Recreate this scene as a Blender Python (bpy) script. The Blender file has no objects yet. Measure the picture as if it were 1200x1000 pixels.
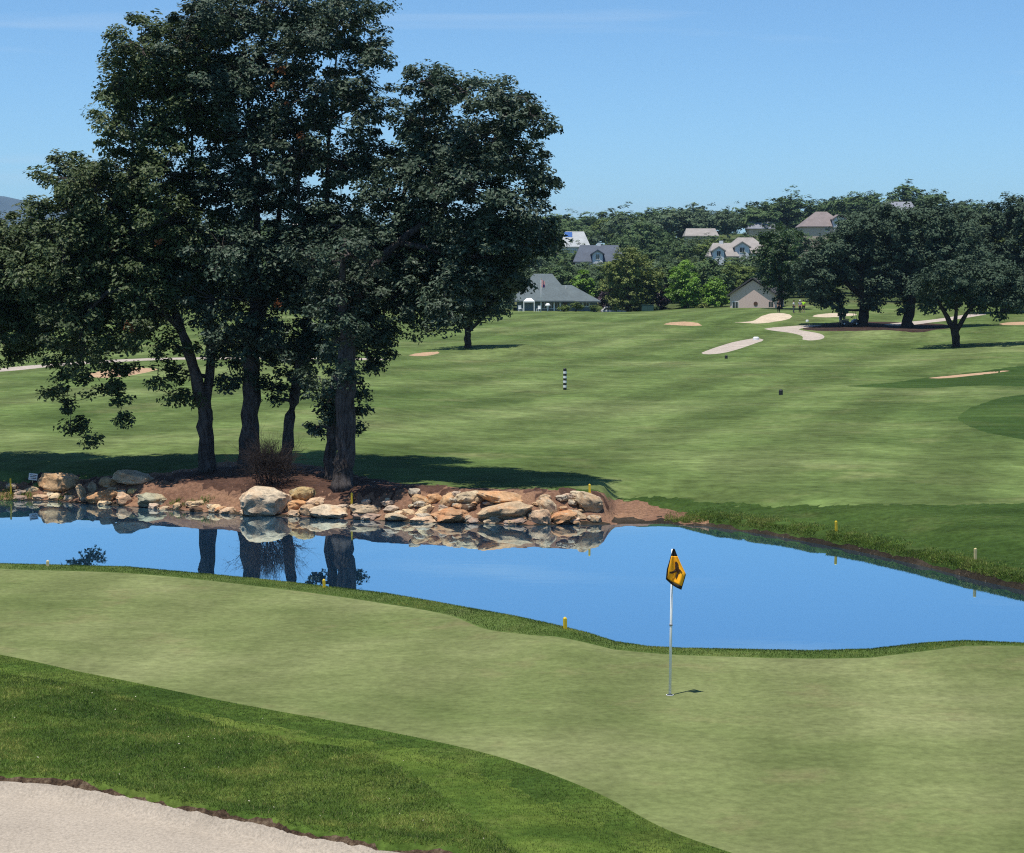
HAZE = 6e-5
import bpy, bmesh, math, random
import numpy as np
from mathutils import Vector, noise as mnoise
S = bpy.context.scene
COL = S.collection
R = math.radians

# ------------------------------------------------------------------ camera
CAMZ, F0 = 9.7, 2400.0
PITCH = math.atan(180/2400)
CP, SP = math.cos(PITCH), math.sin(PITCH)
cam = bpy.data.cameras.new('camera'); camo = bpy.data.objects.new('camera', cam)
COL.objects.link(camo); S.camera = camo
camo.location = (0, 0, CAMZ); camo.rotation_euler = (math.pi/2-PITCH, 0, 0)
cam.sensor_width = 36; cam.lens = 72; cam.sensor_fit = 'HORIZONTAL'
cam.clip_start = 0.5; cam.clip_end = 40000

def ray(px, py):
    xr, yu = (px-600)/F0, -(py-500)/F0
    return np.array([xr, CP+yu*SP, -SP+yu*CP])
def PZ(px, py, z):
    d = ray(px, py); t = (z-CAMZ)/d[2]
    return np.array([0, 0, CAMZ])+d*t
def PY(px, py, Y):
    d = ray(px, py); t = Y/d[1]
    return np.array([0, 0, CAMZ])+d*t
def PPM(Y): return F0*CP/Y          # pixels per metre (about) at distance Y

# ------------------------------------------------------------------ helpers
def tag(o, label=None, cat=None, group=None, kind=None):
    if label: o['label'] = label
    if cat: o['category'] = cat
    if group: o['group'] = group
    if kind: o['kind'] = kind
    return o
def empty(name, loc, rz=0):
    o = bpy.data.objects.new(name, None); COL.objects.link(o)
    o.location = Vector([float(c) for c in loc]); o.rotation_euler = (0, 0, rz); o.empty_display_size = 0.3
    return o
def link_mesh(name, me, mats=None, parent=None):
    o = bpy.data.objects.new(name, me); COL.objects.link(o)
    if mats is not None:
        for m in (mats if isinstance(mats, (list, tuple)) else [mats]): me.materials.append(m)
    if parent is not None: o.parent = parent
    return o
def np_mesh(name, V, Fs, smooth=False):
    """Fs: list of int arrays (k, n) of n-gons"""
    me = bpy.data.meshes.new(name)
    V = np.asarray(V, dtype=np.float32)
    me.vertices.add(len(V)); me.vertices.foreach_set('co', V.ravel())
    Fs = [np.asarray(f, dtype=np.int32) for f in Fs if len(f)]
    nl = sum(f.size for f in Fs); npoly = sum(len(f) for f in Fs)
    me.loops.add(nl); me.polygons.add(npoly)
    me.loops.foreach_set('vertex_index', np.concatenate([f.ravel() for f in Fs]))
    tot = np.concatenate([np.full(len(f), f.shape[1], dtype=np.int32) for f in Fs])
    st = np.concatenate([[0], np.cumsum(tot)[:-1]]).astype(np.int32)
    me.polygons.foreach_set('loop_start', st)
    me.update(calc_edges=True)
    me.polygons.foreach_set('use_smooth', np.full(npoly, smooth, dtype=bool))
    me.update()
    return me

class MB:
    """collects simple shapes, linked as one mesh object"""
    def __init__(s): s.v, s.f, s.n = [], [], 0
    def add(s, V, Fc):
        V = np.asarray(V, float).reshape(-1, 3)
        for f in Fc: s.f.append([int(i)+s.n for i in f])
        s.v.append(V); s.n += len(V); return s
    def box(s, x0, x1, y0, y1, z0, z1):
        V = [(x0,y0,z0),(x1,y0,z0),(x1,y1,z0),(x0,y1,z0),(x0,y0,z1),(x1,y0,z1),(x1,y1,z1),(x0,y1,z1)]
        return s.add(V, [(3,2,1,0),(4,5,6,7),(0,1,5,4),(1,2,6,5),(2,3,7,6),(3,0,4,7)])
    def cbox(s, c, sz):
        return s.box(c[0]-sz[0]/2, c[0]+sz[0]/2, c[1]-sz[1]/2, c[1]+sz[1]/2, c[2]-sz[2]/2, c[2]+sz[2]/2)
    def tube(s, pts, rad, sides=6, cap=True):
        pts = [np.asarray(p, float) for p in pts]
        n = len(pts)
        if not hasattr(rad, '__len__'): rad = [rad]*n
        V = []; up = np.array([0.13, 0.21, 0.97])
        for i, p in enumerate(pts):
            d = pts[min(i+1, n-1)]-pts[max(i-1, 0)]
            d = d/(np.linalg.norm(d)+1e-9)
            a = np.cross(d, up)
            if np.linalg.norm(a) < 0.15: a = np.cross(d, np.array([1., 0, 0]))
            a /= np.linalg.norm(a); b = np.cross(d, a)
            for k in range(sides):
                t = 2*math.pi*k/sides
                V.append(p+rad[i]*(math.cos(t)*a+math.sin(t)*b))
        Fc = []
        for i in range(n-1):
            for k in range(sides):
                k2 = (k+1) % sides
                Fc.append((i*sides+k, i*sides+k2, (i+1)*sides+k2, (i+1)*sides+k))
        if cap:
            Fc.append(tuple(range(sides-1, -1, -1))); Fc.append(tuple((n-1)*sides+k for k in range(sides)))
        return s.add(V, Fc)
    def prism(s, outline, y0, y1):
        """outline in xz, extruded along y"""
        n = len(outline)
        V = [(x, y0, z) for x, z in outline]+[(x, y1, z) for x, z in outline]
        Fc = [tuple(range(n)), tuple(range(2*n-1, n-1, -1))]
        for i in range(n):
            j = (i+1) % n; Fc.append((i, i+n, j+n, j))
        return s.add(V, Fc)
    def build(s, name, m, parent=None, smooth=False, bevel=0):
        me = bpy.data.meshes.new(name)
        me.from_pydata(np.concatenate(s.v).tolist(), [], s.f); me.update()
        bm = bmesh.new(); bm.from_mesh(me)
        bmesh.ops.recalc_face_normals(bm, faces=bm.faces); bm.to_mesh(me); bm.free()
        for p in me.polygons: p.use_smooth = smooth
        o = link_mesh(name, me, m, parent)
        if bevel:
            b = o.modifiers.new('bevel', 'BEVEL'); b.width = bevel; b.segments = 2
        return o

def sm(a, b, t):
    t = np.clip((t-a)/(b-a), 0, 1); return t*t*(3-2*t)
def vnoise(x, y, seed=0):
    """smooth value noise on numpy arrays"""
    xi, yi = np.floor(x).astype(np.int64), np.floor(y).astype(np.int64)
    xf, yf = x-xi, y-yi
    xf, yf = xf*xf*(3-2*xf), yf*yf*(3-2*yf)
    def h(a, b):
        n = (a*374761393+b*668265263+seed*144665) & 0x7fffffff
        n = ((n ^ (n >> 13))*1274126177) & 0x7fffffff
        return ((n ^ (n >> 16)) & 0xffff)/32768.0-1
    return (h(xi, yi)*(1-xf)+h(xi+1, yi)*xf)*(1-yf)+(h(xi, yi+1)*(1-xf)+h(xi+1, yi+1)*xf)*yf
def catmull(P, n=6, closed=True):
    P = np.asarray(P, float); out = []; m = len(P)
    for i in range(m if closed else m-1):
        g = (lambda k: P[k % m]) if closed else (lambda k: P[min(max(k, 0), m-1)])
        p0, p1, p2, p3 = g(i-1), g(i), g(i+1), g(i+2)
        for k in range(n):
            t = k/n
            out.append(0.5*(2*p1+(p2-p0)*t+(2*p0-5*p1+4*p2-p3)*t*t+(3*p1-p0-3*p2+p3)*t**3))
    if not closed: out.append(P[-1])
    return np.array(out)
def sdist(poly, x, y, closed=True):
    """signed distance, positive inside (closed) / plain distance (open)"""
    best = np.full(x.shape, 1e18); inside = np.zeros(x.shape, bool)
    n = len(poly)
    for i in range(n if closed else n-1):
        ax, ay = poly[i][:2]; bx, by = poly[(i+1) % n][:2]
        dx, dy = bx-ax, by-ay
        t = np.clip(((x-ax)*dx+(y-ay)*dy)/(dx*dx+dy*dy+1e-12), 0, 1)
        best = np.minimum(best, (x-ax-t*dx)**2+(y-ay-t*dy)**2)
        if closed:
            c = ((ay > y) != (by > y))
            inside ^= c & (x < (bx-ax)*(y-ay)/((by-ay) if by != ay else 1e-12)+ax)
    d = np.sqrt(best)
    return np.where(inside, d, -d) if closed else d

# ------------------------------------------------------------------ terrain height
def curve(pts, z):
    """image-measured curve of points at height z -> (u, y) table"""
    P = np.array([PZ(a, b, c if c is not None else z) for a, b, *r in pts for c in [(r[0] if r else None)]])
    u = P[:, 0]/P[:, 1]; o = np.argsort(u); return u[o], P[o, 1], P[o, 2]
CR_U, CR_Y, CR_Z = curve([(-500,655),(0,662),(150,666),(300,680),(450,697),(550,715,3.66),(600,724,3.74),(650,735,3.74),(690,745,3.66),(720,755),
                          (760,761),(800,763),(950,766),(1020,764),(1080,757,3.68),(1130,754,3.74),(1200,757,3.72),(1700,790)], 3.6)
SH_U, SH_Y, SH_Z = curve([(-500,592),(0,587),(30,587),(60,587),(100,591),(150,594),(200,598),(240,601),(300,605),(350,606),(410,609),(480,612),
                          (560,614),(620,616),(680,615),(720,615),(770,614),(830,617),(900,627),(1000,645),(1100,668),(1150,681),(1200,692),(1700,800)], 0)
COLS = [-400, 0, 300, 600, 740, 900, 1050, 1200, 1600]
PROF = {
 -400: [(60,1.2),(90,1.3),(163,2.0),(260,3.2),(330,4.5)],
 0:    [(60,1.2),(90,1.25),(163,2.0),(260,3.2),(330,4.5)],
 300:  [(60,1.2),(90,1.3),(165,1.8),(260,3.0),(330,4.3)],
 600:  [(60,1.0),(90,1.05),(150,0.9),(200,1.3),(223,1.6),(260,2.5),(320,3.35),(350,3.2)],
 740:  [(60,0.9),(90,0.9),(150,0.8),(200,1.2),(260,2.6),(320,3.6),(350,3.2)],
 900:  [(60,0.8),(90,0.9),(150,0.9),(200,1.45),(240,2.3),(262,3.1),(282,4.15),(300,4.35),(335,4.0)],
 1050: [(60,0.8),(90,0.95),(150,1.0),(200,1.5),(230,2.0),(262,3.05),(290,3.6),(330,4.4)],
 1200: [(60,0.8),(90,1.0),(150,1.2),(200,1.8),(250,2.9),(300,4.2),(330,4.6)],
 1600: [(60,0.8),(90,1.0),(150,1.4),(200,2.0),(250,3.1),(300,4.4),(330,4.8)],
}
HILL = np.array([(340,0),(400,1.6),(480,5.0),(560,8.8),(650,13.5),(750,18),(850,20),(1000,19),(1500,8),(3000,0),(9000,-4)], float)
BUMPS = [(726,353,5,7,-1.15),(1055,705,30,40,6),(612,213,6.5,6,0.75),(560,222,5,7,0.35),(1025,243,6,6,0.45),(1075,240,5,5,0.35),(1190,245,9,8,0.6),(1120,176,13,4,0.35),
         (900,276,5,5,0.35),(800,268,8,5,0.4),(690,300,10,8,0.25),(430,120,14,10,0.2),(800,120,16,9,-0.2),(1000,125,16,10,0.2),(520,170,16,10,0.25)]
def zfar(u, y):
    px = 600+2400*u
    cols = np.array([np.interp(y, [p[0] for p in PROF[c]], [p[1] for p in PROF[c]]) for c in COLS])
    z = np.zeros_like(y); cc = np.array(COLS, float)
    i = np.clip(np.searchsorted(cc, px)-1, 0, len(cc)-2)
    t = np.clip((px-cc[i])/(cc[i+1]-cc[i]), 0, 1); t = t*t*(3-2*t)
    k = np.arange(y.size).reshape(y.shape) if y.ndim else 0
    flat = cols.reshape(len(COLS), -1); ii = i.ravel(); kk = np.arange(ii.size)
    z = (flat[ii, kk]*(1-t.ravel())+flat[ii+1, kk]*t.ravel()).reshape(y.shape)
    fac = np.interp(px, [-400, 0, 450, 700, 840, 1000, 1300], [0.6, 0.62, 0.8, 0.9, 1.12, 1.03, 1.05])
    z = z+np.interp(y, HILL[:, 0], HILL[:, 1])*fac
    for bx, by, ax, ay, am in BUMPS:
        X = (bx-600)/2400*by
        z = z+am*np.exp(-((u*y-X)/ax)**2-((y-by)/ay)**2)
    z = z+0.16*vnoise(u*y/14+3, y/16, 3)*sm(85, 120, y)
    return z
BUNKER = [PZ(a, b, 3.6)[:2] for a, b in [(-120,903),(0,910),(60,914),(120,923),(200,941),(300,962),(380,979),(450,991),(540,1002),(600,1030)]]
BUNKER = np.array(list(catmull(BUNKER, 5, False))+[PZ(400,1200,3.6)[:2], PZ(-300,1200,3.6)[:2], PZ(-300,950,3.6)[:2]])
def bunker_sd(x, y):
    m = y < 30
    out = np.full(x.shape, -9.0)
    if m.any():
        out[m] = sdist(BUNKER, x[m], y[m])+0.05*vnoise(x[m]*2.2, y[m]*2.2, 9)+0.03*vnoise(x[m]*7, y[m]*7, 4)
    return out
def height(x, y):
    x = np.atleast_1d(np.asarray(x, float)); y = np.atleast_1d(np.asarray(y, float))
    u = x/y
    ye = np.interp(u, CR_U, CR_Y); zc = np.interp(u, CR_U, CR_Z)
    t1 = y-ye
    zn = 3.6+(zc-3.6)*np.exp(-(np.minimum(t1, 0)/2.2)**2)+0.03*vnoise(x/3.1, y/3.7, 1)*sm(0, 3, -t1)
    bs = bunker_sd(x, y)
    zn = zn-0.20*sm(-0.02, 0.22, bs)+0.05*np.exp(-((bs+0.1)/0.25)**2)-0.25*sm(0.3, 3, bs)
    drop = np.where(t1 <= 0, 0, np.where(t1 < 1.2, 0.2*t1*t1, 0.288+0.48*(t1-1.2)))
    zn = np.maximum(zn-drop, -1.3)
    ys = np.interp(u, SH_U, SH_Y); t = y-ys; px = 600+2400*u
    wall = sm(380, 470, px)*(1-sm(690, 725, px))
    right = sm(780, 850, px)
    left = 1-np.maximum(wall, sm(690, 725, px))
    beach = np.clip(1-wall-right-left, 0, 1)
    zb = wall*(1.15*sm(-0.1, 1.9, t)) + left*(0.85*sm(-0.1, 2.6, t)+0.06*np.clip(t, 0, 6)) + beach*(0.6*sm(-0.2, 5.5, t)) \
         + right*(0.33*sm(-0.05, 0.4, t)+0.05*np.clip(t, 0, 8))
    zf = zb*(1-sm(2.5, 9, t))+zfar(u, y)*sm(2.5, 9, t)
    zf = zf+(0.06*vnoise(x*0.9, y*0.9, 5)+0.04*vnoise(x*2.3, y*2.3, 6))*sm(0.1, 1, t)*(1-sm(4, 9, t))
    zf = np.where(t < 0, np.maximum(0.5*t, -1.3), zf)
    return np.where(t > 0, zf, np.maximum(zn, zf))
def H(x, y): return float(height([x], [y])[0])
_TY = np.exp(np.linspace(math.log(12), math.log(1500), 5000))
def G(px, py):
    """first point of the ground seen at this pixel of the photograph"""
    d = ray(px, py); t = _TY/d[1]
    z = CAMZ+d[2]*t; g = z-height(d[0]*t, _TY)
    k = np.where(g <= 0)[0]
    if not len(k): i = len(_TY)-1; f = 0
    else:
        i = k[0]; f = g[i]/(g[i]-g[i-1]) if i else 0
    y = _TY[i]*(1-f)+_TY[i-1]*f
    x = d[0]/d[1]*y
    return np.array([x, y, H(x, y)])
# ------------------------------------------------------------------ materials
class NT:
    def __init__(s, name):
        s.m = bpy.data.materials.new(name); s.m.use_nodes = True
        s.t = s.m.node_tree; s.t.nodes.clear()
        s.out = s.n('ShaderNodeOutputMaterial'); s.b = s.n('ShaderNodeBsdfPrincipled')
        s.l(s.b.outputs[0], s.out.inputs[0]); s.geo = None
    def n(s, ty, **kw):
        nd = s.t.nodes.new(ty)
        for k, v in kw.items(): setattr(nd, k, v)
        return nd
    def l(s, a, b): s.t.links.new(a, b)
    def pos(s):
        if s.geo is None: s.geo = s.n('ShaderNodeNewGeometry')
        return s.geo.outputs['Position']
    def obj(s): return s.n('ShaderNodeTexCoord').outputs['Object']
    def noise(s, scale, detail=3, rough=0.55, vec=None, stretch=None, dist=0.0, rot=0):
        v = s.pos() if vec is None else vec
        if stretch is not None or rot:
            mp = s.n('ShaderNodeMapping'); s.l(v, mp.inputs[0])
            if stretch is not None: mp.inputs['Scale'].default_value = stretch
            mp.inputs['Rotation'].default_value = (0, 0, rot); v = mp.outputs[0]
        nd = s.n('ShaderNodeTexNoise'); s.l(v, nd.inputs['Vector'])
        nd.inputs['Scale'].default_value = scale; nd.inputs['Detail'].default_value = detail
        nd.inputs['Roughness'].default_value = rough; nd.inputs['Distortion'].default_value = dist
        return nd.outputs['Fac']
    def ramp(s, fac, stops):
        r = s.n('ShaderNodeValToRGB'); s.l(fac, r.inputs[0])
        e = r.color_ramp.elements
        while len(e) < len(stops): e.new(0.5)
        for el, (p, c) in zip(e, stops):
            el.position = p; el.color = (*c, 1) if len(c) == 3 else c
        return r.outputs[0]
    def mix(s, fac, a, b, mode='MIX'):
        m = s.n('ShaderNodeMix', data_type='RGBA', blend_type=mode)
        for sock, v in ((m.inputs[0], fac), (m.inputs[6], a), (m.inputs[7], b)):
            if isinstance(v, (int, float)): sock.default_value = v
            elif isinstance(v, tuple): sock.default_value = (*v, 1)
            else: s.l(v, sock)
        return m.outputs[2]
    def rng(s, fac, a, b, lo=0.0, hi=1.0):
        m = s.n('ShaderNodeMapRange'); s.l(fac, m.inputs[0])
        m.inputs[1].default_value = a; m.inputs[2].default_value = b
        m.inputs[3].default_value = lo; m.inputs[4].default_value = hi
        return m.outputs[0]
    def grey(s, f):
        c = s.n('ShaderNodeCombineColor')
        for i in range(3): s.l(f, c.inputs[i])
        return c.outputs[0]
    def bump(s, fac, strength=0.5, dist=0.02):
        b = s.n('ShaderNodeBump'); b.inputs['Strength'].default_value = strength
        b.inputs['Distance'].default_value = dist; s.l(fac, b.inputs['Height'])
        s.l(b.outputs[0], s.b.inputs['Normal'])
    def base(s, c, rough=0.8, spec=0.3):
        if isinstance(c, tuple): s.b.inputs['Base Color'].default_value = (*c, 1)
        else: s.l(c, s.b.inputs['Base Color'])
        s.b.inputs['Roughness'].default_value = rough
        s.b.inputs['Specular IOR Level'].default_value = spec
        return s.m

def plain(name, c, rough=0.6, spec=0.4, var=0.12, scale=6, metal=0):
    t = NT(name)
    f = t.noise(scale, 4, vec=t.obj())
    k = t.grey(t.rng(f, 0.3, 0.7, 1-var, 1+var))
    t.base(t.mix(1.0, tuple(c), k, 'MULTIPLY'), rough, spec)
    t.b.inputs['Metallic'].default_value = metal
    return t.m

def grass_mat(name, c1, c2, c3, patch=0.12, streak=(0.35, 1.6), streak_amt=0.25, fine=9.0, fine_amt=0.35, dry=(0.2, 0.17, 0.08), dry_amt=0.3,
              stripe=None, bump=0.4, rot=0.0, cross=False):
    t = NT(name)
    p = t.noise(patch, 4, 0.6, dist=0.4)
    c = t.ramp(p, [(0.3, c1), (0.5, c2), (0.7, c3)])
    st = t.noise(1.0, 4, 0.6, stretch=(streak[0], streak[1], 1), rot=rot)
    c = t.mix(1.0, c, t.grey(t.rng(st, 0.3, 0.7, 1-streak_amt, 1+streak_amt)), 'MULTIPLY')
    if cross:
        s2 = t.noise(1.0, 3, 0.6, stretch=(streak[0]*1.9, streak[1]*0.45, 1), rot=R(35), dist=0.5)
        c = t.mix(1.0, c, t.grey(t.rng(s2, 0.32, 0.68, 0.84, 1.14)), 'MULTIPLY')
    d = t.noise(patch*2.7, 5, 0.65)
    c = t.mix(t.rng(d, 0.56, 0.76, 0, dry_amt), c, dry)
    if stripe:
        ang, width, amt = stripe
        mp = t.n('ShaderNodeMapping'); t.l(t.pos(), mp.inputs[0]); mp.inputs['Rotation'].default_value = (0, 0, ang)
        w = t.n('ShaderNodeTexWave', wave_type='BANDS', bands_direction='X', wave_profile='SIN')
        t.l(mp.outputs[0], w.inputs[0]); w.inputs['Scale'].default_value = math.pi/(10*width)
        w.inputs['Distortion'].default_value = 2.2; w.inputs['Detail Scale'].default_value = 0.22/width*2; w.inputs['Detail'].default_value = 2
        c = t.mix(1.0, c, t.grey(t.rng(w.outputs['Fac'], 0.25, 0.75, 1-amt, 1+amt)), 'MULTIPLY')
    f = t.noise(fine, 5, 0.75)
    c = t.mix(1.0, c, t.grey(t.rng(f, 0.3, 0.7, 1-fine_amt, 1+fine_amt)), 'MULTIPLY')
    t.base(c, 0.9, 0.02)
    t.bump(t.noise(fine*2.5, 4, 0.7), bump, 0.03)
    return t.m

M = {}
M['green'] = grass_mat('putting_green_turf', (.110,.138,.047), (.144,.168,.064), (.188,.205,.088), patch=0.26, streak=(0.9,2.2), streak_amt=0.11,
                       fine=7, fine_amt=0.26, dry=(.20,.165,.085), dry_amt=0.5, stripe=(R(8), 2.8, 0.07), bump=0.2)
M['collar'] = grass_mat('collar_turf', (.042,.078,.014), (.080,.124,.022), (.135,.175,.036), patch=0.7, streak=(0.6,1.2), streak_amt=0.15, fine=11, fine_amt=0.35,
                        dry=(.17,.19,.055), dry_amt=0.5, bump=0.6)
M['fringe'] = grass_mat('fringe_turf', (.05,.086,.02), (.08,.118,.032), (.12,.155,.05), patch=0.5, streak=(0.6,1.2), streak_amt=0.2, fine=10, fine_amt=0.4, dry=(.15,.16,.06), dry_amt=0.4, bump=0.6)
M['rough'] = grass_mat('rough_turf', (.034,.066,.013), (.058,.098,.018), (.105,.14,.03), patch=0.45, streak=(0.8,1.2), streak_amt=0.2, fine=9, fine_amt=0.5,
                       dry=(.15,.16,.05), dry_amt=0.4, bump=0.8)
M['fairway'] = grass_mat('fairway_turf', (.066,.102,.029), (.098,.137,.043), (.145,.178,.068), patch=0.06, streak=(0.16,0.36), streak_amt=0.20, fine=1.3, fine_amt=0.36,
                         dry=(.19,.18,.085), dry_amt=0.5, stripe=(R(17), 8.5, 0.12), bump=0.5, rot=R(-20), cross=True)
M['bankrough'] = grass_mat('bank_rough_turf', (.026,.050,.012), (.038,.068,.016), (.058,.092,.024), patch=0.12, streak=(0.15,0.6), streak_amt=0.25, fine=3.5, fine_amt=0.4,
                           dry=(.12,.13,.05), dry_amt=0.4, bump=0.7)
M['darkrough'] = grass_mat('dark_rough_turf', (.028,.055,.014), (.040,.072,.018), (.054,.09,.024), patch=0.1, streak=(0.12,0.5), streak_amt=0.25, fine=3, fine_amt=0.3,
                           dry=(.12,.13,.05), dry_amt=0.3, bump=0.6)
M['hill'] = grass_mat('hill_scrub', (.05,.075,.03), (.07,.095,.035), (.12,.12,.06), patch=0.02, streak=(0.05,0.1), streak_amt=0.3, fine=0.8, fine_amt=0.4, bump=0.3)

def sand_mat(name, c, fine=28, pits=True):
    t = NT(name)
    a = t.noise(0.5, 4, 0.6); f = t.noise(fine, 5, 0.75)
    col = t.mix(1.0, tuple(c), t.grey(t.rng(a, 0.3, 0.7, 0.88, 1.12)), 'MULTIPLY')
    col = t.mix(1.0, col, t.grey(t.rng(f, 0.3, 0.7, 0.68, 1.24)), 'MULTIPLY')
    if pits:
        v = t.n('ShaderNodeTexVoronoi'); t.l(t.pos(), v.inputs['Vector']); v.inputs['Scale'].default_value = 9
        gr = t.noise(2.5, 3)
        spots = t.mix(t.rng(v.outputs['Distance'], 0.04, 0.13, 0.55, 0), col, (.16,.13,.10))
        col = t.mix(t.rng(gr, 0.45, 0.6, 0, 1), col, spots)
    t.base(col, 0.95, 0.1); t.bump(t.noise(11, 6, 0.8), 0.55, 0.05)
    return t.m
M['sand'] = sand_mat('bunker_sand', (.40,.343,.27))
M['farsand'] = sand_mat('pale_bunker_sand', (.52,.43,.31), 4, False)
M['orangesand'] = sand_mat('orange_bunker_sand', (.42,.28,.17), 4, False)
M['path'] = sand_mat('cart_path_concrete', (.42,.36,.30), 4, False)
def dirt_mat(name, c1, c2, c3, fine=6):
    t = NT(name)
    a = t.noise(0.35, 5, 0.65, dist=0.5)
    col = t.ramp(a, [(0.32, c1), (0.5, c2), (0.68, c3)])
    f = t.noise(fine, 6, 0.8)
    col = t.mix(1.0, col, t.grey(t.rng(f, 0.3, 0.7, 0.5, 1.5)), 'MULTIPLY')
    v = t.n('ShaderNodeTexVoronoi'); t.l(t.pos(), v.inputs['Vector']); v.inputs['Scale'].default_value = 5
    col = t.mix(t.rng(v.outputs['Distance'], 0.05, 0.16, 0.5, 0), col, (.34,.27,.20))
    t.base(col, 0.95, 0.1); t.bump(t.noise(5, 6, 0.8), 1.0, 0.12)
    return t.m
M['dirt'] = dirt_mat('reddish_bank_dirt', (.16,.085,.055), (.24,.135,.085), (.33,.19,.11))
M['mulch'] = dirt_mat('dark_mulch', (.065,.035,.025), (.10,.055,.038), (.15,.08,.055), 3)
M['mulch_shade_tint'] = dirt_mat('mulch_painted_shade', (.03,.02,.015), (.045,.028,.02), (.075,.045,.032), 2)  # darker copy of the mulch, tree shade put into its colour
M['mud'] = dirt_mat('wet_mud', (.02,.017,.012), (.04,.032,.022), (.075,.058,.04), 5)
M['bed'] = plain('pond_silt', (.03,.05,.06), 0.9, 0.1)
t = NT('soil_edge'); M['soil'] = t.base(t.ramp(t.noise(9, 5, 0.8), [(0.35, (.02,.013,.009)), (0.5, (.07,.045,.028)), (0.65, (.15,.11,.07))]), 0.95, 0.1); t.bump(t.noise(14, 5), 1.0, 0.05)

# ------------------------------------------------------------------ terrain, split into its regions
ys = np.concatenate([np.linspace(5, 17, 20)[:-1], np.exp(np.linspace(math.log(17), math.log(62), 250))[:-1],
                     np.exp(np.linspace(math.log(62), math.log(98), 130))[:-1],
                     np.exp(np.linspace(math.log(98), math.log(420), 150))[:-1], np.exp(np.linspace(math.log(420), math.log(14000), 80))])
us = np.concatenate([np.linspace(-0.75, -0.30, 30)[:-1], np.linspace(-0.30, 0.30, 340)[:-1], np.linspace(0.30, 0.75, 30)])
YY, UU = np.meshgrid(ys, us, indexing='ij'); X = (YY*UU).ravel(); Y = YY.ravel()
Zt = height(X, Y)
nr, nc = YY.shape
idx = np.arange(nr*nc).reshape(nr, nc)
a, b, c, d = idx[:-1,:-1].ravel(), idx[:-1,1:].ravel(), idx[1:,1:].ravel(), idx[1:,:-1].ravel()
T = np.concatenate([np.stack([a, b, c], 1), np.stack([a, c, d], 1)])
V = np.stack([X, Y, Zt], 1)

def gpoly(pts, n=5, closed=True):
    return catmull([G(*p)[:2] for p in pts], n, closed)
def near(f, ymax, ymin=0):
    m = (Y < ymax) & (Y > ymin); out = np.full(X.shape, -50.0)
    out[m] = f(X[m], Y[m]); return out
ye = np.interp(X/Y, CR_U, CR_Y); ysh = np.interp(X/Y, SH_U, SH_Y)
green_front = [(-160,745),(0,768),(100,790),(200,810),(300,828),(400,846),(500,868),(600,894),(700,930),(775,968),(850,995),(900,1010),(960,1040)]
green_back = [(1360,774),(1200,766),(1060,770),(950,772),(800,768),(720,761.5),(680,757),(620,752),(570,742),(520,722),(430,704),(300,687),(150,672),(0,667),(-160,660)]
GREEN = catmull([PZ(a, b, 3.6)[:2] for a, b in green_front+[(1000,1120),(1500,1120)]+green_back], 6)
GREEN_MID = np.array([PZ(a, b, 3.6)[:2] for a, b in [(-900,690),(0,690),(300,715),(600,775),(760,790),(1200,790),(2200,790)]]+[PZ(2200, 640, 0)[:2], PZ(-900, 600, 0)[:2]])
ROUGH = catmull([PZ(a, b, 3.6)[:2] for a, b in [(-200,770),(0,791),(100,807),(235,842),(350,868),(425,881),(480,907),(530,944),(575,977),(612,1006),(650,1060),(0,1400),(-600,1100)]], 6)
DIRT = catmull([G(a, b)[:2] for a, b in [(-260,565),(-60,563),(0,563),(100,561),(200,552),(243,544),(300,540),(370,546),(430,560),(520,570),(620,573),(690,577),(730,587),(790,600),(835,609)]], 5, False)
DIRT = np.array(list(DIRT)+[PZ(840, 640, 0)[:2], PZ(500, 660, 0)[:2], PZ(-300, 640, 0)[:2]])
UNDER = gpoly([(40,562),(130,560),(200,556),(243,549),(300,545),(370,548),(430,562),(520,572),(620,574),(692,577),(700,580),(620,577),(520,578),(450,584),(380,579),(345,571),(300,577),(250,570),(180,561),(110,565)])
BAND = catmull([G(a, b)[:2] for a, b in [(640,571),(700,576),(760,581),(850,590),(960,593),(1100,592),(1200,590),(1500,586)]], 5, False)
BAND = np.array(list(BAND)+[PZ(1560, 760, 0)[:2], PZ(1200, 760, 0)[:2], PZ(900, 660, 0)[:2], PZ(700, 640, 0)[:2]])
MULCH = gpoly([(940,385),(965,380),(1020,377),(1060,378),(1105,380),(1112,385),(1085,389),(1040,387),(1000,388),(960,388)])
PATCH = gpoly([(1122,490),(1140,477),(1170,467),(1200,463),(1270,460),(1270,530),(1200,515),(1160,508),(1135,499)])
STRIP = gpoly([(992,453),(1040,449),(1100,441),(1160,434),(1230,430),(1230,452),(1150,452),(1080,455)])
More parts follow.
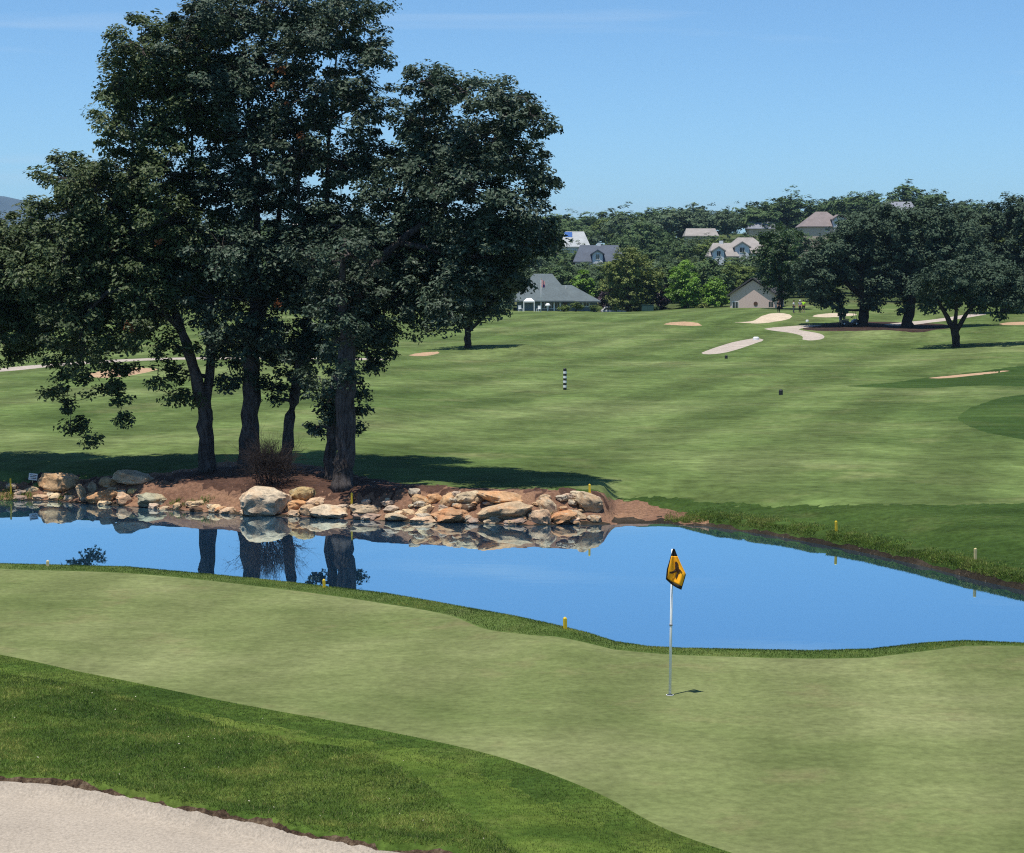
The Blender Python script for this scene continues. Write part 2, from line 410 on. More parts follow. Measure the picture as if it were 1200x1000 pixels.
SANDS = [
 ('sand_bunker', 'farsand', gpoly([(859,378),(880,377),(890,372),(900,368),(915,367),(926,369),(927,373),(915,376),(895,379),(870,379.5)]), 'pale sand bunker on the slope below the tan gabled house'),
 ('sand_bunker', 'farsand', gpoly([(952,371),(960,368.5),(985,367),(1003,368),(1000,370),(975,372)]), 'pale sand bunker behind the dark golf cart under the right oaks'),
 ('sand_bunker', 'orangesand', gpoly([(774,380),(785,378),(800,377),(815,378),(825,381),(815,382),(795,381.5)]), 'small peach sand bunker in front of the bright green trees'),
 ('sand_bunker', 'orangesand', gpoly([(478,417),(490,414),(505,412.5),(517,412.5),(508,416),(495,417.5)]), 'small orange sand bunker left of the lone oak on the fairway'),
 ('sand_bunker', 'orangesand', gpoly([(1086,443.6),(1110,440.6),(1150,436.8),(1180,434.4),(1179,435.8),(1150,439.2),(1110,443.2)]), 'thin sand bunker sunk in the right side of the fairway'),
 ('sand_bunker', 'orangesand', gpoly([(100,440),(125,434),(160,431),(185,433),(160,439),(125,443)]), 'tan sandy patch behind the hanging left branches'),
 ('dirt_patch', 'orangesand', gpoly([(1170,380),(1185,377.6),(1210,377.6),(1210,380.5),(1185,381.2)]), 'bare tan dirt beyond the right fairway at the frame edge'),
]
PATHS = [gpoly([(822,413.5),(850,413.5),(893,400),(888,396.5),(872,398.5)], 3),
         gpoly([(896,385),(925,382.5),(950,381),(965,381),(945,384),(935,386),(950,389),(963,392),(966,396),(955,399),(941,398.5),(940,394),(925,390),(905,387.5)], 4)]
LPATH = catmull([G(a, b)[:2] for a, b in [(-140,446),(-60,438),(0,434),(50,429),(110,424.5),(180,421),(260,420),(350,420),(440,421)]], 4, False)
RPATH = catmull([G(a, b)[:2] for a, b in [(1050,381),(1075,378),(1100,375.5),(1130,371),(1145,368.5)]], 4, False)

jit = 0.03*vnoise(X*3, Y*3, 21)+0.02*vnoise(X*9, Y*9, 22)
regs = []      # (name, material, field, label)
regs.append(('pond_bed', 'bed', near(lambda x, y: -1.0+0*x, 100)+0, 'dark silt bed under the pond'))
regs[-1] = ('pond_bed', 'bed', np.where((Y > ye+1) & (Y < ysh+2), -0.06-Zt, -5.0), 'dark silt bed under the blue pond')
bsd = near(lambda x, y: bunker_sd(x, y), 30)
regs.append(('sand_bunker', 'sand', bsd-0.07, 'large pale sand bunker at the bottom left corner'))
regs.append(('soil_edge', 'soil', bsd-0.022+0.045*vnoise(X*0.9, Y*0.9, 31)+0.05*vnoise(X*3.3, Y*3.3, 33)+0.035*vnoise(X*9, Y*9, 34), 'crumbling brown soil lip round the front sand bunker'))
regs.append(('putting_green', 'green', near(lambda x, y: sdist(GREEN, x, y), 62), 'pale olive close mown putting green around the flagstick'))
regs.append(('rough', 'rough', near(lambda x, y: sdist(ROUGH, x, y), 45)+4*jit, 'dark green rough between the front bunker and the green'))
regs.append(('first_cut', 'rough', near(lambda x, y: np.where(sdist(GREEN_MID, x, y) < 0, sdist(GREEN, x, y)+0.75+0.25*vnoise(x*.5, y*.5, 61), -5.0), 45)+5*jit, 'dark strip of first cut turf along the front edge of the green'))
regs.append(('fringe', 'fringe', np.where((Y < ye+6) & (Y > ye-6) & (X/Y > -0.4), sdist(GREEN_MID, X, Y), -5.0), 'darker fringe turf on the crest behind the putting green'))
regs.append(('collar', 'collar', ye+6-Y, 'mid green collar turf ringing the putting green'))
mudw = np.interp(600+2400*X/Y, [700, 800, 860, 1000, 1200], [0.05, 0.08, 0.10, 0.13, 0.16])+0.08*vnoise(X*1.5, Y*1.5, 41)+0.05*vnoise(X*5, Y*5, 42)
regs.append(('mud_bank', 'mud', np.where((Y > ysh-2) & (Y < ysh+6), mudw-Zt, -5.0), 'dark wet mud edge along the far pond shore'))
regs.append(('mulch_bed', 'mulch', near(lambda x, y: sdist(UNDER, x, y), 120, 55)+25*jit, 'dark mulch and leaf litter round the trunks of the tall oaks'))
regs.append(('dirt_bank', 'dirt', near(lambda x, y: sdist(DIRT, x, y), 120, 55)+8*jit, 'reddish bare dirt bank under the tall oaks'))
regs.append(('bank_rough', 'bankrough', near(lambda x, y: sdist(BAND, x, y), 110, 50)+12*jit, 'darker rough grass sloping to the far pond shore'))
for nm, mt, P, lb in SANDS: regs.append((nm, mt, near(lambda x, y: sdist(P, x, y), 420, 100)+3*jit, lb))
for P, lb in zip(PATHS, ['straight pale strip of cart path above the mid fairway', 'curving pale cart path left of the mulch under the right oaks']):
    regs.append(('cart_path', 'path', near(lambda x, y: sdist(P, x, y), 420, 100), lb))
regs.append(('cart_path', 'path', near(lambda x, y: 1.35-sdist(LPATH, x, y, False), 420, 100), 'pale cart path crossing behind the tall oaks at left'))
regs.append(('cart_path', 'path', near(lambda x, y: 1.7-sdist(RPATH, x, y, False), 420, 100), 'pale cart path winding behind the right oaks'))
regs.append(('mulch_bed', 'mulch_shade_tint', near(lambda x, y: sdist(MULCH, x, y), 420, 100)+6*jit, 'mulch bed under the two big right oaks, their shade painted into its colour'))
regs.append(('dark_rough', 'darkrough', near(lambda x, y: sdist(PATCH, x, y), 420, 60)+4*jit, 'rounded dark green patch of rough at the right edge'))
regs.append(('dark_rough', 'darkrough', near(lambda x, y: sdist(STRIP, x, y), 420, 60)+8*jit, 'dark grass hollow round the sunken right bunker'))
regs.append(('fairway', 'fairway', 345+6*vnoise(X/20, Y/20, 51)-Y, 'broad sunlit fairway rising beyond the pond'))
regs.append(('hillside', 'hill', np.ones_like(X), 'wooded hillside ground behind the golf course'))

def split(V, T, f):
    """cut triangles T along f = 0; returns V, inside, outside, lerp table"""
    s = f[T] > 0; k = s.sum(1)
    ins, outs = T[k == 3], T[k == 0]
    mx = T[(k == 1) | (k == 2)]; sx = f[mx] > 0; one = sx.sum(1) == 1
    lone = np.where(one, np.argmax(sx, 1), np.argmin(sx, 1)); r = np.arange(len(mx))
    A, B, C = mx[r, lone], mx[r, (lone+1) % 3], mx[r, (lone+2) % 3]
    E = np.concatenate([np.stack([A, B], 1), np.stack([A, C], 1)]); E = np.sort(E, 1)
    uq, inv = np.unique(E, axis=0, return_inverse=True); inv = inv.ravel()
    t = f[uq[:, 0]]/(f[uq[:, 0]]-f[uq[:, 1]]+1e-30); t = np.clip(t, 0.001, 0.999)[:, None]
    base = len(V); AB, AC = base+inv[:len(mx)], base+inv[len(mx):]
    tri = np.stack([A, AB, AC], 1); q1 = np.stack([AB, B, C], 1); q2 = np.stack([AB, C, AC], 1)
    ins = np.concatenate([ins, tri[one], q1[~one], q2[~one]]); outs = np.concatenate([outs, tri[~one], q1[one], q2[one]])
    return ins, outs, uq, t
fields = np.stack([r[2] for r in regs], 1)
VV = np.concatenate([V, fields], 1); rest = T
for i, (nm, mt, _, lb) in enumerate(regs):
    ins, rest, uq, t = split(VV[:, :3], rest, VV[:, 3+i])
    if len(uq): VV = np.concatenate([VV, VV[uq[:, 0]]*(1-t)+VV[uq[:, 1]]*t])
    if not len(ins): print('EMPTY', nm); continue
    used, inv = np.unique(ins, return_inverse=True)
    o = link_mesh(nm, np_mesh(nm, VV[used, :3], [inv.reshape(-1, 3)], True), M[mt])
    tag(o, lb, nm.split('_')[-1] if nm not in ('fairway',) else 'fairway', kind='structure')
    o['category'] = nm.replace('_', ' ')
del VV, fields, rest

# ------------------------------------------------------------------ water
t = NT('pond_water')
t.base((.012,.06,.13), 0.3, 0.3)
gl = t.n('ShaderNodeBsdfGlossy'); gl.inputs['Roughness'].default_value = 0.0; gl.inputs['Color'].default_value = (.74,.93,1.0,1)
bp = t.n('ShaderNodeBump'); bp.inputs['Strength'].default_value = 0.02; bp.inputs['Distance'].default_value = 0.04
t.l(t.noise(0.9, 3, 0.5, stretch=(0.6, 1.6, 1)), bp.inputs['Height']); t.l(bp.outputs[0], gl.inputs['Normal'])
ms = t.n('ShaderNodeMixShader'); ms.inputs[0].default_value = 0.86
t.l(t.b.outputs[0], ms.inputs[1]); t.l(gl.outputs[0], ms.inputs[2]); t.l(ms.outputs[0], t.out.inputs[0])
wu = np.linspace(-0.6, 0.6, 60)
inner = np.interp(wu, CR_U, CR_Y)+1.3; outer = np.interp(wu, SH_U, SH_Y)+0.9
WV = np.concatenate([np.stack([wu*inner, inner, 0*wu], 1), np.stack([wu*outer, outer, 0*wu], 1)])
n = len(wu); i = np.arange(n-1)
w = link_mesh('pond_water', np_mesh('pond_water', WV, [np.stack([i, i+1, n+i+1, n+i], 1)]), t.m)
tag(w, 'still blue pond reflecting the sky and tree trunks', 'pond', kind='structure')
# ------------------------------------------------------------------ trees
def leaf_mat(name, c1, c2, c3, rough=0.5, spec=0.5, trans=0.25):
    t = NT(name)
    g = t.n('ShaderNodeNewGeometry')
    col = t.ramp(g.outputs['Random Per Island'], [(0.0, c1), (0.5, c2), (1.0, c3)])
    big = t.noise(0.35, 2)
    col = t.mix(1.0, col, t.grey(t.rng(big, 0.3, 0.7, 0.8, 1.25)), 'MULTIPLY')
    t.base(col, rough, spec)
    tr = t.n('ShaderNodeBsdfTranslucent'); t.l(col, tr.inputs[0])
    ms = t.n('ShaderNodeMixShader'); ms.inputs[0].default_value = trans
    t.l(t.b.outputs[0], ms.inputs[1]); t.l(tr.outputs[0], ms.inputs[2]); t.l(ms.outputs[0], t.out.inputs[0])
    return t.m
def bark_mat(name, c1, c2, scale=1.0):
    t = NT(name)
    f = t.noise(9*scale, 5, 0.7, vec=t.obj(), stretch=(1, 1, 0.22), dist=0.6)
    v = t.noise(1.3*scale, 3, vec=t.obj())
    col = t.mix(1.0, t.ramp(f, [(0.35, c1), (0.65, c2)]), t.grey(t.rng(v, 0.3, 0.7, 0.75, 1.25)), 'MULTIPLY')
    t.base(col, 0.9, 0.15); t.bump(f, 1.0, 0.06)
    return t.m
M['oakleaf'] = leaf_mat('oak_leaves', (.030,.053,.032), (.052,.082,.050), (.092,.125,.080), 0.5, 0.25, 0.18)
M['oakleaf_olive'] = leaf_mat('olive_oak_leaves', (.040,.064,.024), (.066,.098,.036), (.115,.145,.058), 0.5, 0.25, 0.25)
M['oakleaf_bright'] = leaf_mat('bright_oak_leaves', (.020,.045,.012), (.036,.075,.018), (.06,.11,.03), 0.45, 0.4, 0.25)
M['oakleaf_far'] = leaf_mat('far_oak_leaves', (.034,.058,.036), (.050,.080,.048), (.080,.115,.068), 0.75, 0.15, 0.12)
M['hillleaf_dark'] = leaf_mat('dark_hill_leaves', (.050,.090,.036), (.078,.125,.05), (.115,.165,.066), 0.8, 0.1, 0.15)
M['hillleaf_grey'] = leaf_mat('grey_green_leaves', (.064,.10,.056), (.092,.135,.074), (.13,.175,.094), 0.8, 0.1, 0.15)
M['hillleaf_olive'] = leaf_mat('olive_hill_leaves', (.072,.108,.030), (.11,.155,.042), (.165,.21,.062), 0.8, 0.1, 0.2)
M['limeleaf'] = leaf_mat('lime_leaves', (.09,.18,.02), (.16,.30,.032), (.25,.42,.05), 0.5, 0.4, 0.35)
M['oliveleaf'] = leaf_mat('olive_leaves', (.085,.12,.024), (.135,.17,.038), (.20,.24,.056), 0.55, 0.3, 0.2)
M['purpleleaf'] = leaf_mat('purple_leaves', (.022,.010,.016), (.034,.016,.026), (.055,.026,.04), 0.5, 0.4, 0.1)
M['bark'] = bark_mat('oak_bark', (.026,.021,.019), (.125,.108,.10))
M['bark_far'] = bark_mat('dark_bark', (.018,.014,.012), (.05,.04,.034), 0.5)

def leaves(C, size, rng, up=0.5, asp=0.55, out=None):
    """one folded diamond per centre: V (4N,3), F (N,4)"""
    n = len(C)
    nrm = rng.normal(size=(n, 3)); nrm[:, 2] = np.abs(nrm[:, 2])+up
    if out is not None: nrm = nrm*0.42+out
    nrm /= np.linalg.norm(nrm, axis=1)[:, None]
    t = rng.normal(size=(n, 3)); t -= (t*nrm).sum(1)[:, None]*nrm; t /= np.linalg.norm(t, axis=1)[:, None]+1e-9
    s = np.cross(nrm, t)
    L = (size*rng.uniform(0.65, 1.35, n))[:, None]*0.5
    V = np.stack([C-t*L, C+s*L*asp+nrm*L*0.18, C+t*L, C-s*L*asp+nrm*L*0.18], 1).reshape(-1, 3)
    return V, np.arange(4*n).reshape(n, 4)

def grow(name, label, cat, base, trunks, clumps, seed, leafmat, barkmat, leaf=0.195, spray_r=0.54, per_spray=60, dens=3.3, twig=True,
         group=None, sides=8, limb=0.11, outw=0.7, flare=1.18):
    """clumps: (x,y,z,rx,ry,rz[,k]) world; trunks: list of (points, radii)"""
    rng = np.random.default_rng(seed)
    base = np.asarray(base, float)
    root = empty(name, base); tag(root, label, cat, group)
    tb = MB(); nodes = []
    for pts, rad in trunks:
        P = catmull(np.array(pts), 4, False); Q = np.interp(np.linspace(0, 1, len(P)), np.linspace(0, 1, len(rad)), rad)
        P[1:-1] += rng.normal(size=(len(P)-2, 3))*0.04*Q[1:-1, None]/max(Q[0], .05)
        Q = Q*(1+0.07*rng.normal(size=len(Q)))
        if len(Q) > 2: Q[0] *= flare
        tb.tube(P-base, Q, sides)
        for p, q in zip(P[2:], Q[2:]): nodes.append((p, q))
    order = sorted(clumps, key=lambda c: min(np.linalg.norm(np.array(c[:3])-p) for p, q in nodes))
    LC, LO = [], []
    for c in order:
        cc = np.array(c[:3]); rr = np.array(c[3:6])
        best = None
        for p, q in nodes:
            dd = np.linalg.norm(cc-p)+max(0, p[2]-cc[2])*0.35
            if best is None or dd < best[0]: best = (dd, p, q)
        _, p, q = best
        dist = np.linalg.norm(cc-p)
        r0 = min(q*0.7, limb+0.012*dist)
        if dist > 0.3:
            mid = (p+cc)/2+rng.normal(size=3)*0.10*dist+np.array([0, 0, 0.08*dist])
            P = catmull(np.array([p, mid, cc]), 4, False)
            tb.tube(P-base, np.linspace(r0, max(r0*0.4, 0.02), len(P)), 5)
            for k in (len(P)//2, len(P)-1): nodes.append((P[k], r0*(0.7 if k < len(P)-1 else 0.45)))
        vol = (rr[0]*rr[1]+rr[0]*rr[2]+rr[1]*rr[2])/3
        ns = max(3, int(dens*vol/(spray_r*spray_r)*0.9))
        d = rng.normal(size=(ns, 3)); d /= np.linalg.norm(d, axis=1)[:, None]
        sc = cc+d*rr*(rng.uniform(0.12, 1.08, ns)**0.55)[:, None]
        for q_ in sc:
            sr = spray_r*rng.uniform(0.55, 1.35)
            m = max(4, int(per_spray*rng.uniform(0.4, 1.3)))
            o = rng.normal(size=(m, 3)); o /= np.linalg.norm(o, axis=1)[:, None]
            o *= (rng.uniform(0, 1, m)**0.5)[:, None]*sr; o[:, 2] *= 0.6
            LC.append(q_+o); ou = (q_-cc)/(np.linalg.norm(q_-cc)+1e-6)*0.55+o/sr*0.55; ou[:, 2] += 0.35; LO.append(ou)
            if twig and rng.random() < 0.6:
                a = cc+(q_-cc)*0.1
                tb.tube([a-base, (a+q_)/2-base+rng.normal(size=3)*0.08, q_-base], [0.028, 0.018, 0.007], 3, False)
    tb.build('trunk', barkmat, root, True)
    C = np.concatenate(LC)
    Vv, Ff = leaves(C, leaf, rng, out=np.concatenate(LO)*outw)
    cr = link_mesh('crown', np_mesh('crown', Vv-base, [Ff]), leafmat, root)
    return root

def cl(lst, Y, dyr, rng, double=True, k=1.08, minr=0.5):
    """pixel clump list -> world ellipsoids at about distance Y"""
    out = []
    for px, py, r, *o in lst:
        dys = [rng.uniform(-1, 1)*dyr*0.35] if (o and o[0] == 's') or not double else [-rng.uniform(0.25, 1)*dyr, rng.uniform(0.25, 1)*dyr]
        for dy in dys:
            p = PY(px, py, Y+dy); rm = max(minr, r/PPM(Y)*k)
            out.append((*p, rm, rm*1.05, rm*0.85))
    return out
def tr(path, Y, base=None):
    """pixel trunk path [(px,py,width_px,dy)] at distance Y"""
    P = [PY(a, b, Y+d) for a, b, w, d in path]
    if base is not None: P[0] = np.asarray(base)-np.array([0, 0, 0.15])
    return (P, [w/PPM(Y)/2*(np.interp(b, [120, 380], [.45, 1]) if Y < 100 else 1) for a, b, w, d in path])
rg = np.random.default_rng(5)
# --- the five oaks on the bank
bA, bB, bC, bD, bE = G(243, 552), G(291, 549), G(333, 549), G(388, 560), G(402, 570)
YA, YB, YC, YD, YE = bA[1], bB[1], bC[1], bD[1], bE[1]
A_l = [(150,432,17,'s'),(115,462,15,'s'),(82,500,11,'s'),(60,455,12,'s'),(185,440,15,'s'),(225,465,10,'s'),(150,80,30),(60,275,36),(105,275,40),(155,200,40),(110,225,34),(185,330,40),(145,345,36),(40,320,36),(80,380,32),(215,275,40),(130,395,26),(160,385,26),(165,55,42),(140,100,32),(190,95,45),(135,150,28),(175,150,48),(230,60,45),(225,130,50),(190,205,48),(85,210,40),(130,240,50),(90,245,32),(45,252,24,'s'),
       (200,260,45),(75,290,42),(120,310,48),(165,310,45),(60,345,38),(105,355,42),(180,365,36),(150,270,45),(215,330,38),(100,408,32),(85,440,22,'s'),(130,445,24,'s'),
       (80,470,15,'s'),(105,495,17,'s'),(140,485,15,'s'),(70,425,20,'s'),(205,405,26,'s'),(195,435,18,'s'),(222,440,15,'s'),(210,465,11,'s'),(110,512,8,'s'),(140,470,9,'s')]
grow('oak_tree', 'tall oak with forked trunk, leftmost trunk on the bank, branches hanging left towards the water', 'tree', bA,
     [tr([(246,552,19,0),(241,500,19,0),(238,468,17,0),(226,430,13,-.5),(214,390,11,-1),(190,330,9,-1),(165,260,7,-1),(155,170,5,0),(160,70,3,0)], YA, bA),
      tr([(240,478,13,0),(246,430,11,.3),(246,380,10,.6),(236,290,9,.6),(225,180,6,.5),(228,70,3,0)], YA),
      tr([(214,390,8,-1),(175,352,7,-2),(135,340,5,-2.5),(105,365,3,-2.5),(92,400,1.5,-2.5)], YA)],
     cl(A_l, YA, 2.6, rg), 11, M['oakleaf_olive'], M['bark'], per_spray=92)
B_l = [(255,398,20),(285,408,20),(312,418,18,'s'),(265,447,13,'s'),(332,408,20),(300,452,12,'s'),(235,20,34),(215,50,34),(290,430,13,'s'),(270,20,45),(250,100,45),(300,75,55),(330,12,40),(280,160,48),(330,150,45),(250,215,45),(300,225,48),(260,290,45),(310,300,45),(250,350,42),(300,362,42),(270,400,28,'s'),
       (275,445,17,'s'),(320,430,17,'s'),(325,458,12,'s'),(268,425,16,'s'),(310,395,26),(222,300,30)]
grow('oak_tree', 'tall oak with broad straight trunk between the forked oak and the leaning oak', 'tree', bB,
     [tr([(290,549,28,0),(293,500,23,0),(295,440,20,0),(296,390,17,0),(300,330,14,0),(300,220,10,0),(290,110,8,0),(285,20,3,0)], YB, bB),
      tr([(298,390,13,0),(318,320,11,1),(330,220,8,1.5),(335,100,5,1.5),(335,20,3,1)], YB)],
     cl(B_l, YB, 3.0, rg), 12, M['oakleaf'], M['bark'], per_spray=92)
C_l = [(352,405,22),(338,442,15,'s'),(376,402,20),(358,452,13,'s'),(330,470,9,'s'),(400,20,48),(430,65,30),(370,40,42),(375,110,50),(425,125,38),(350,180,45),(400,190,48),(445,190,28),(360,260,48),(345,330,42),(405,265,42),(375,330,38),(352,385,28,'s'),(345,430,17,'s'),(372,425,18,'s')]
grow('oak_tree', 'tall slender oak whose trunk leans right, behind the bare twiggy bush', 'tree', bC,
     [tr([(333,549,14,0),(337,510,14,0),(345,460,13,0),(355,410,12,0),(366,350,10,0),(382,270,10,.5),(385,170,8,.5),(395,60,4,.5)], YC, bC),
      tr([(368,345,8,0),(352,290,7,-1),(350,200,5,-1.5)], YC)],
     cl(C_l, YC, 3.0, rg), 13, M['oakleaf'], M['bark'], per_spray=92)
D_l = [(490,160,24),(506,130,22),(472,205,26),(368,440,16,'s'),(415,500,11,'s'),(370,500,9,'s'),(500,95,28),(480,140,26),(455,235,32),(440,290,42),(470,300,40),(490,250,42),(500,190,36),(460,345,38),(420,345,40),(485,355,30),(440,390,30),(515,170,36),(510,330,38),(430,415,26,'s'),(455,395,18,'s'),
       (425,450,16,'s'),(378,455,22,'s'),(385,495,11,'s'),(380,475,16,'s'),(520,280,40)]
grow('oak_tree', 'oak with the slimmer dark trunk standing just behind the thick double pair', 'tree', bD,
     [tr([(387,560,17,0),(389,510,14,0),(393,450,13,0),(410,390,10,.5),(440,320,10,.5),(470,240,8,.5),(495,150,5,.5),(500,90,3,.5)], YD, bD),
      tr([(410,390,9,.5),(425,350,7,-.5),(435,290,5,-1)], YD)],
     cl(D_l, YD, 2.6, rg), 14, M['oakleaf'], M['bark'], per_spray=92)
E_l = [(545,108,36),(590,120,34),(622,135,26),(638,150,13,'s'),(560,160,45),(600,185,45),(635,210,20),(640,222,12,'s'),(550,220,48),(605,250,42),(560,280,48),(612,288,34),(645,286,20),(540,330,42),(585,328,34),(603,326,20),
       (570,360,24,'s'),(525,365,26),(500,390,18,'s'),(395,400,32),(405,440,26,'s'),(418,480,15,'s'),(395,345,36),(410,300,36),(520,210,40),(360,300,30),(398,360,30)]
grow('oak_tree', 'oak with the thickest grey trunk nearest the water, crown spreading right over the fairway', 'tree', bE,
     [tr([(402,570,29,0),(404,530,24,0),(405,470,22,0),(406,410,20,0),(412,360,14,0),(450,300,11,.5),(510,250,11,1),(560,200,8,1),(590,140,4,1)], YE, bE),
      tr([(406,400,13,0),(400,340,10,-1),(405,280,6,-1.5)], YE),
      tr([(470,285,9,.6),(540,300,7,.3),(600,300,5,0),(640,290,2.5,0)], YE)],
     cl(E_l, YE, 2.8, rg), 15, M['oakleaf'], M['bark'], per_spray=92)
L_l = [(5,350,36),(45,370,28),(-10,320,40),(40,285,26),(50,345,28),(20,330,42),(-20,300,55),(25,380,38),(-10,390,45),(-40,340,55),(40,400,24,'s'),(20,415,18,'s'),(-60,280,55),(15,285,28),(-80,380,50),(28,250,16,'s')]
pL = PY(-75, 555, 90); pL[2] = H(pL[0], pL[1])
grow('oak_tree', 'low spreading oak at the left frame edge, its leaves hanging over the left fairway', 'tree', pL,
     [tr([(-75,555,26,0),(-72,480,22,0),(-60,410,18,0),(-40,340,11,0),(-30,280,4,0)], 90, pL)], cl(L_l, 90, 2.6, rg), 16, M['oakleaf_olive'], M['bark'], per_spray=92)

M['deadleaf'] = leaf_mat('dead_orange_leaves', (.20,.07,.025), (.30,.12,.05), (.40,.19,.09), 0.7, 0.2, 0.3)
def dead_leaves(tree, spots, Y, seed):
    rng = np.random.default_rng(seed); C = []
    for px, py, r in spots:
        p = PY(px, py, Y-rng.uniform(2.4, 3.4)); o = rng.normal(size=(26, 3))*r/PPM(Y)*0.55; C.append(p+o)
    V_, F_ = leaves(np.concatenate(C), 0.17, rng)
    link_mesh('dead_leaves', np_mesh('dead_leaves', V_-np.array(tree.location), [F_]), M['deadleaf'], tree)
OAKS = [o for o in COL.objects if o.name.startswith('oak_tree')]
dead_leaves(OAKS[0], [(150,383,5),(185,283,4),(128,292,5)], YA, 51)
dead_leaves(OAKS[1], [(330,82,5),(352,160,4),(322,100,4),(336,123,3),(325,357,4)], YB, 52)
# --- single trees further off
def mid(name, label, px, py, trunkpath, lst, Y, seed, lm, leaf=0.42, spray=0.9, per=60, dens=3.8, dyr=3.0, cat='tree', base=None):
    b = G(px, py) if base is None else base
    Yb = b[1]
    return grow(name, label, cat, b, [tr([(x, y, w, 0) for x, y, w in tp], Yb, b if i == 0 else None) for i, tp in enumerate(trunkpath)],
                cl(lst, Yb, dyr, rg, k=1.0), seed, lm, M['bark_far'], leaf, spray, per, dens, twig=False, limb=0.16, sides=7, outw=1.1)
mid('oak_tree', 'small round oak alone on the fairway mound beyond the tall group', 548, 408, [[(548,408,9),(548,392,8),(551,372,6),(548,345,3)],[(549,388,5),(530,365,3),(522,350,2)],[(549,388,5),(572,366,3),(580,350,2)]],
    [(548,345,24),(520,352,20),(580,350,22),(550,368,18),(592,348,14),(535,335,20),(570,335,20),(588,362,11,'s'),(508,368,11,'s'),(560,325,16)], 223, 21, M['oakleaf_far'], 0.34, 0.75, 45, dyr=2.0)
mid('oak_tree', 'large oak with thick dark trunk beside the golf cart', 1012, 382, [[(1012,382,13),(1012,355,11),(1010,320,9),(1005,280,4)],[(1011,350,7),(985,325,5),(965,305,3)]],
    [(962,302,22),(1002,266,24),(1028,250,18),(1030,285,34),(1000,310,36),(960,325,26),(1038,330,28),(975,350,18),(985,362,12,'s'),(945,310,18),(1020,268,28),(1020,350,18),(985,290,26),(955,338,18)], 262, 22, M['oakleaf_far'])
mid('oak_tree', 'large oak with leaning wide trunk in the mulch, right of the cart', 1063, 384, [[(1063,384,15),(1066,362,12),(1074,330,9),(1085,280,4)],[(1066,360,7),(1055,325,6),(1055,280,3)]],
    [(1055,262,30),(1090,258,30),(1125,270,30),(1070,295,34),(1110,300,36),(1075,335,26),(1050,300,24),(1110,345,20),(1085,355,14,'s'),(1140,300,26),(1058,358,12,'s')], 262, 23, M['oakleaf_far'])
mid('oak_tree', 'low wide oak with a split dark trunk standing in front on the right fairway', 1120, 407, [[(1120,407,10),(1119,390,9),(1110,372,6),(1098,350,3)],[(1120,390,7),(1132,368,5),(1155,345,3)],[(1119,388,6),(1121,360,4),(1122,335,2)]],
    [(1085,338,20),(1125,318,26),(1165,322,26),(1195,335,26),(1120,342,24),(1150,350,20),(1180,352,16),(1085,355,12,'s'),(1215,345,22),(1100,322,20),(1170,366,9,'s'),(1190,362,9,'s')], 225, 24, M['oakleaf_far'], 0.36, 0.8)
pR = PY(1178, 372, 292); pR[2] = H(pR[0], pR[1])
mid('oak_tree', 'tall dense oak rising at the right frame edge behind the low wide oak', 0, 0, [[(1178,372,13),(1178,330,10),(1180,280,5)]],
    [(1150,265,28),(1185,252,28),(1215,262,34),(1160,295,30),(1200,300,34),(1180,330,28),(1235,300,34),(1150,325,22),(1215,340,24),(1175,345,18)], 292, 25, M['oakleaf_far'], 0.45, base=pR)
pR0 = PY(914, 364, 312); pR0[2] = H(pR0[0], pR0[1])
mid('oak_tree', 'narrow dark oak shading the right end of the tan gabled house', 0, 0, [[(914,364,7),(914,340,6),(912,300,3)]],
    [(905,278,18),(925,282,16),(897,300,16),(915,305,22),(930,310,16),(905,330,16),(928,335,14),(915,345,11,'s'),(890,322,10,'s')], 312, 26, M['oakleaf_bright'], 0.42, base=pR0)
pS = PY(150, 393, 262); pS[2] = H(pS[0], pS[1])
mid('oak_tree', 'distant oak with twin thin trunks seen under the left branches', 0, 0, [[(147,394,4),(146,375,3),(140,340,2)],[(152,394,4),(154,370,3),(158,340,2)]],
    [(150,345,26),(120,350,22),(180,350,22),(140,325,24),(165,328,22),(120,366,12,'s'),(182,368,10,'s')], 262, 27, M['oakleaf_olive'], 0.42, base=pS)
def at(px, Y):
    p = PY(px, 360, Y); p[2] = H(p[0], p[1]); return p
mid('olive_tree', 'broad yellow-green tree right of the grey roofed clubhouse', 0, 0, [[(737,368,7),(737,345,5),(736,310,3)]],
    [(735,302,15),(720,312,14),(752,312,15),(735,325,20),(718,335,16),(758,335,16),(738,350,18),(722,352,12),(756,352,12),(745,298,10,'s'),(768,322,10)], 352, 28, M['oliveleaf'], 0.42, 0.8, 40, base=at(737, 352), dyr=2.5)
mid('maple_tree', 'tall bright lime green tree, larger of the two beside the tan house', 0, 0, [[(802,368,4),(802,345,3),(800,315,2)]],
    [(802,314,9),(795,322,11),(808,328,12),(798,338,14),(812,342,11),(788,345,9),(804,352,14),(816,352,8)], 350, 29, M['limeleaf'], 0.4, 0.7, 40, base=at(802, 350), dyr=1.5)
mid('maple_tree', 'smaller bright lime green tree nearest the tan gabled house', 0, 0, [[(838,367,3),(838,350,3),(838,335,2)]],
    [(838,331,7),(832,340,9),(844,341,9),(838,350,11),(830,353,7),(847,353,7)], 348, 30, M['limeleaf'], 0.38, 0.6, 40, base=at(838, 348), dyr=1.2)
mid('maple_tree', 'bright lime green tree rising behind the grey clubhouse roof', 0, 0, [[(685,366,3),(685,345,3),(684,325,2)]],
    [(684,321,6),(678,330,8),(690,332,8),(684,342,10),(694,345,8),(675,343,8),(688,354,10)], 372, 31, M['limeleaf'], 0.4, 0.6, 40, base=at(685, 372), dyr=1.3)
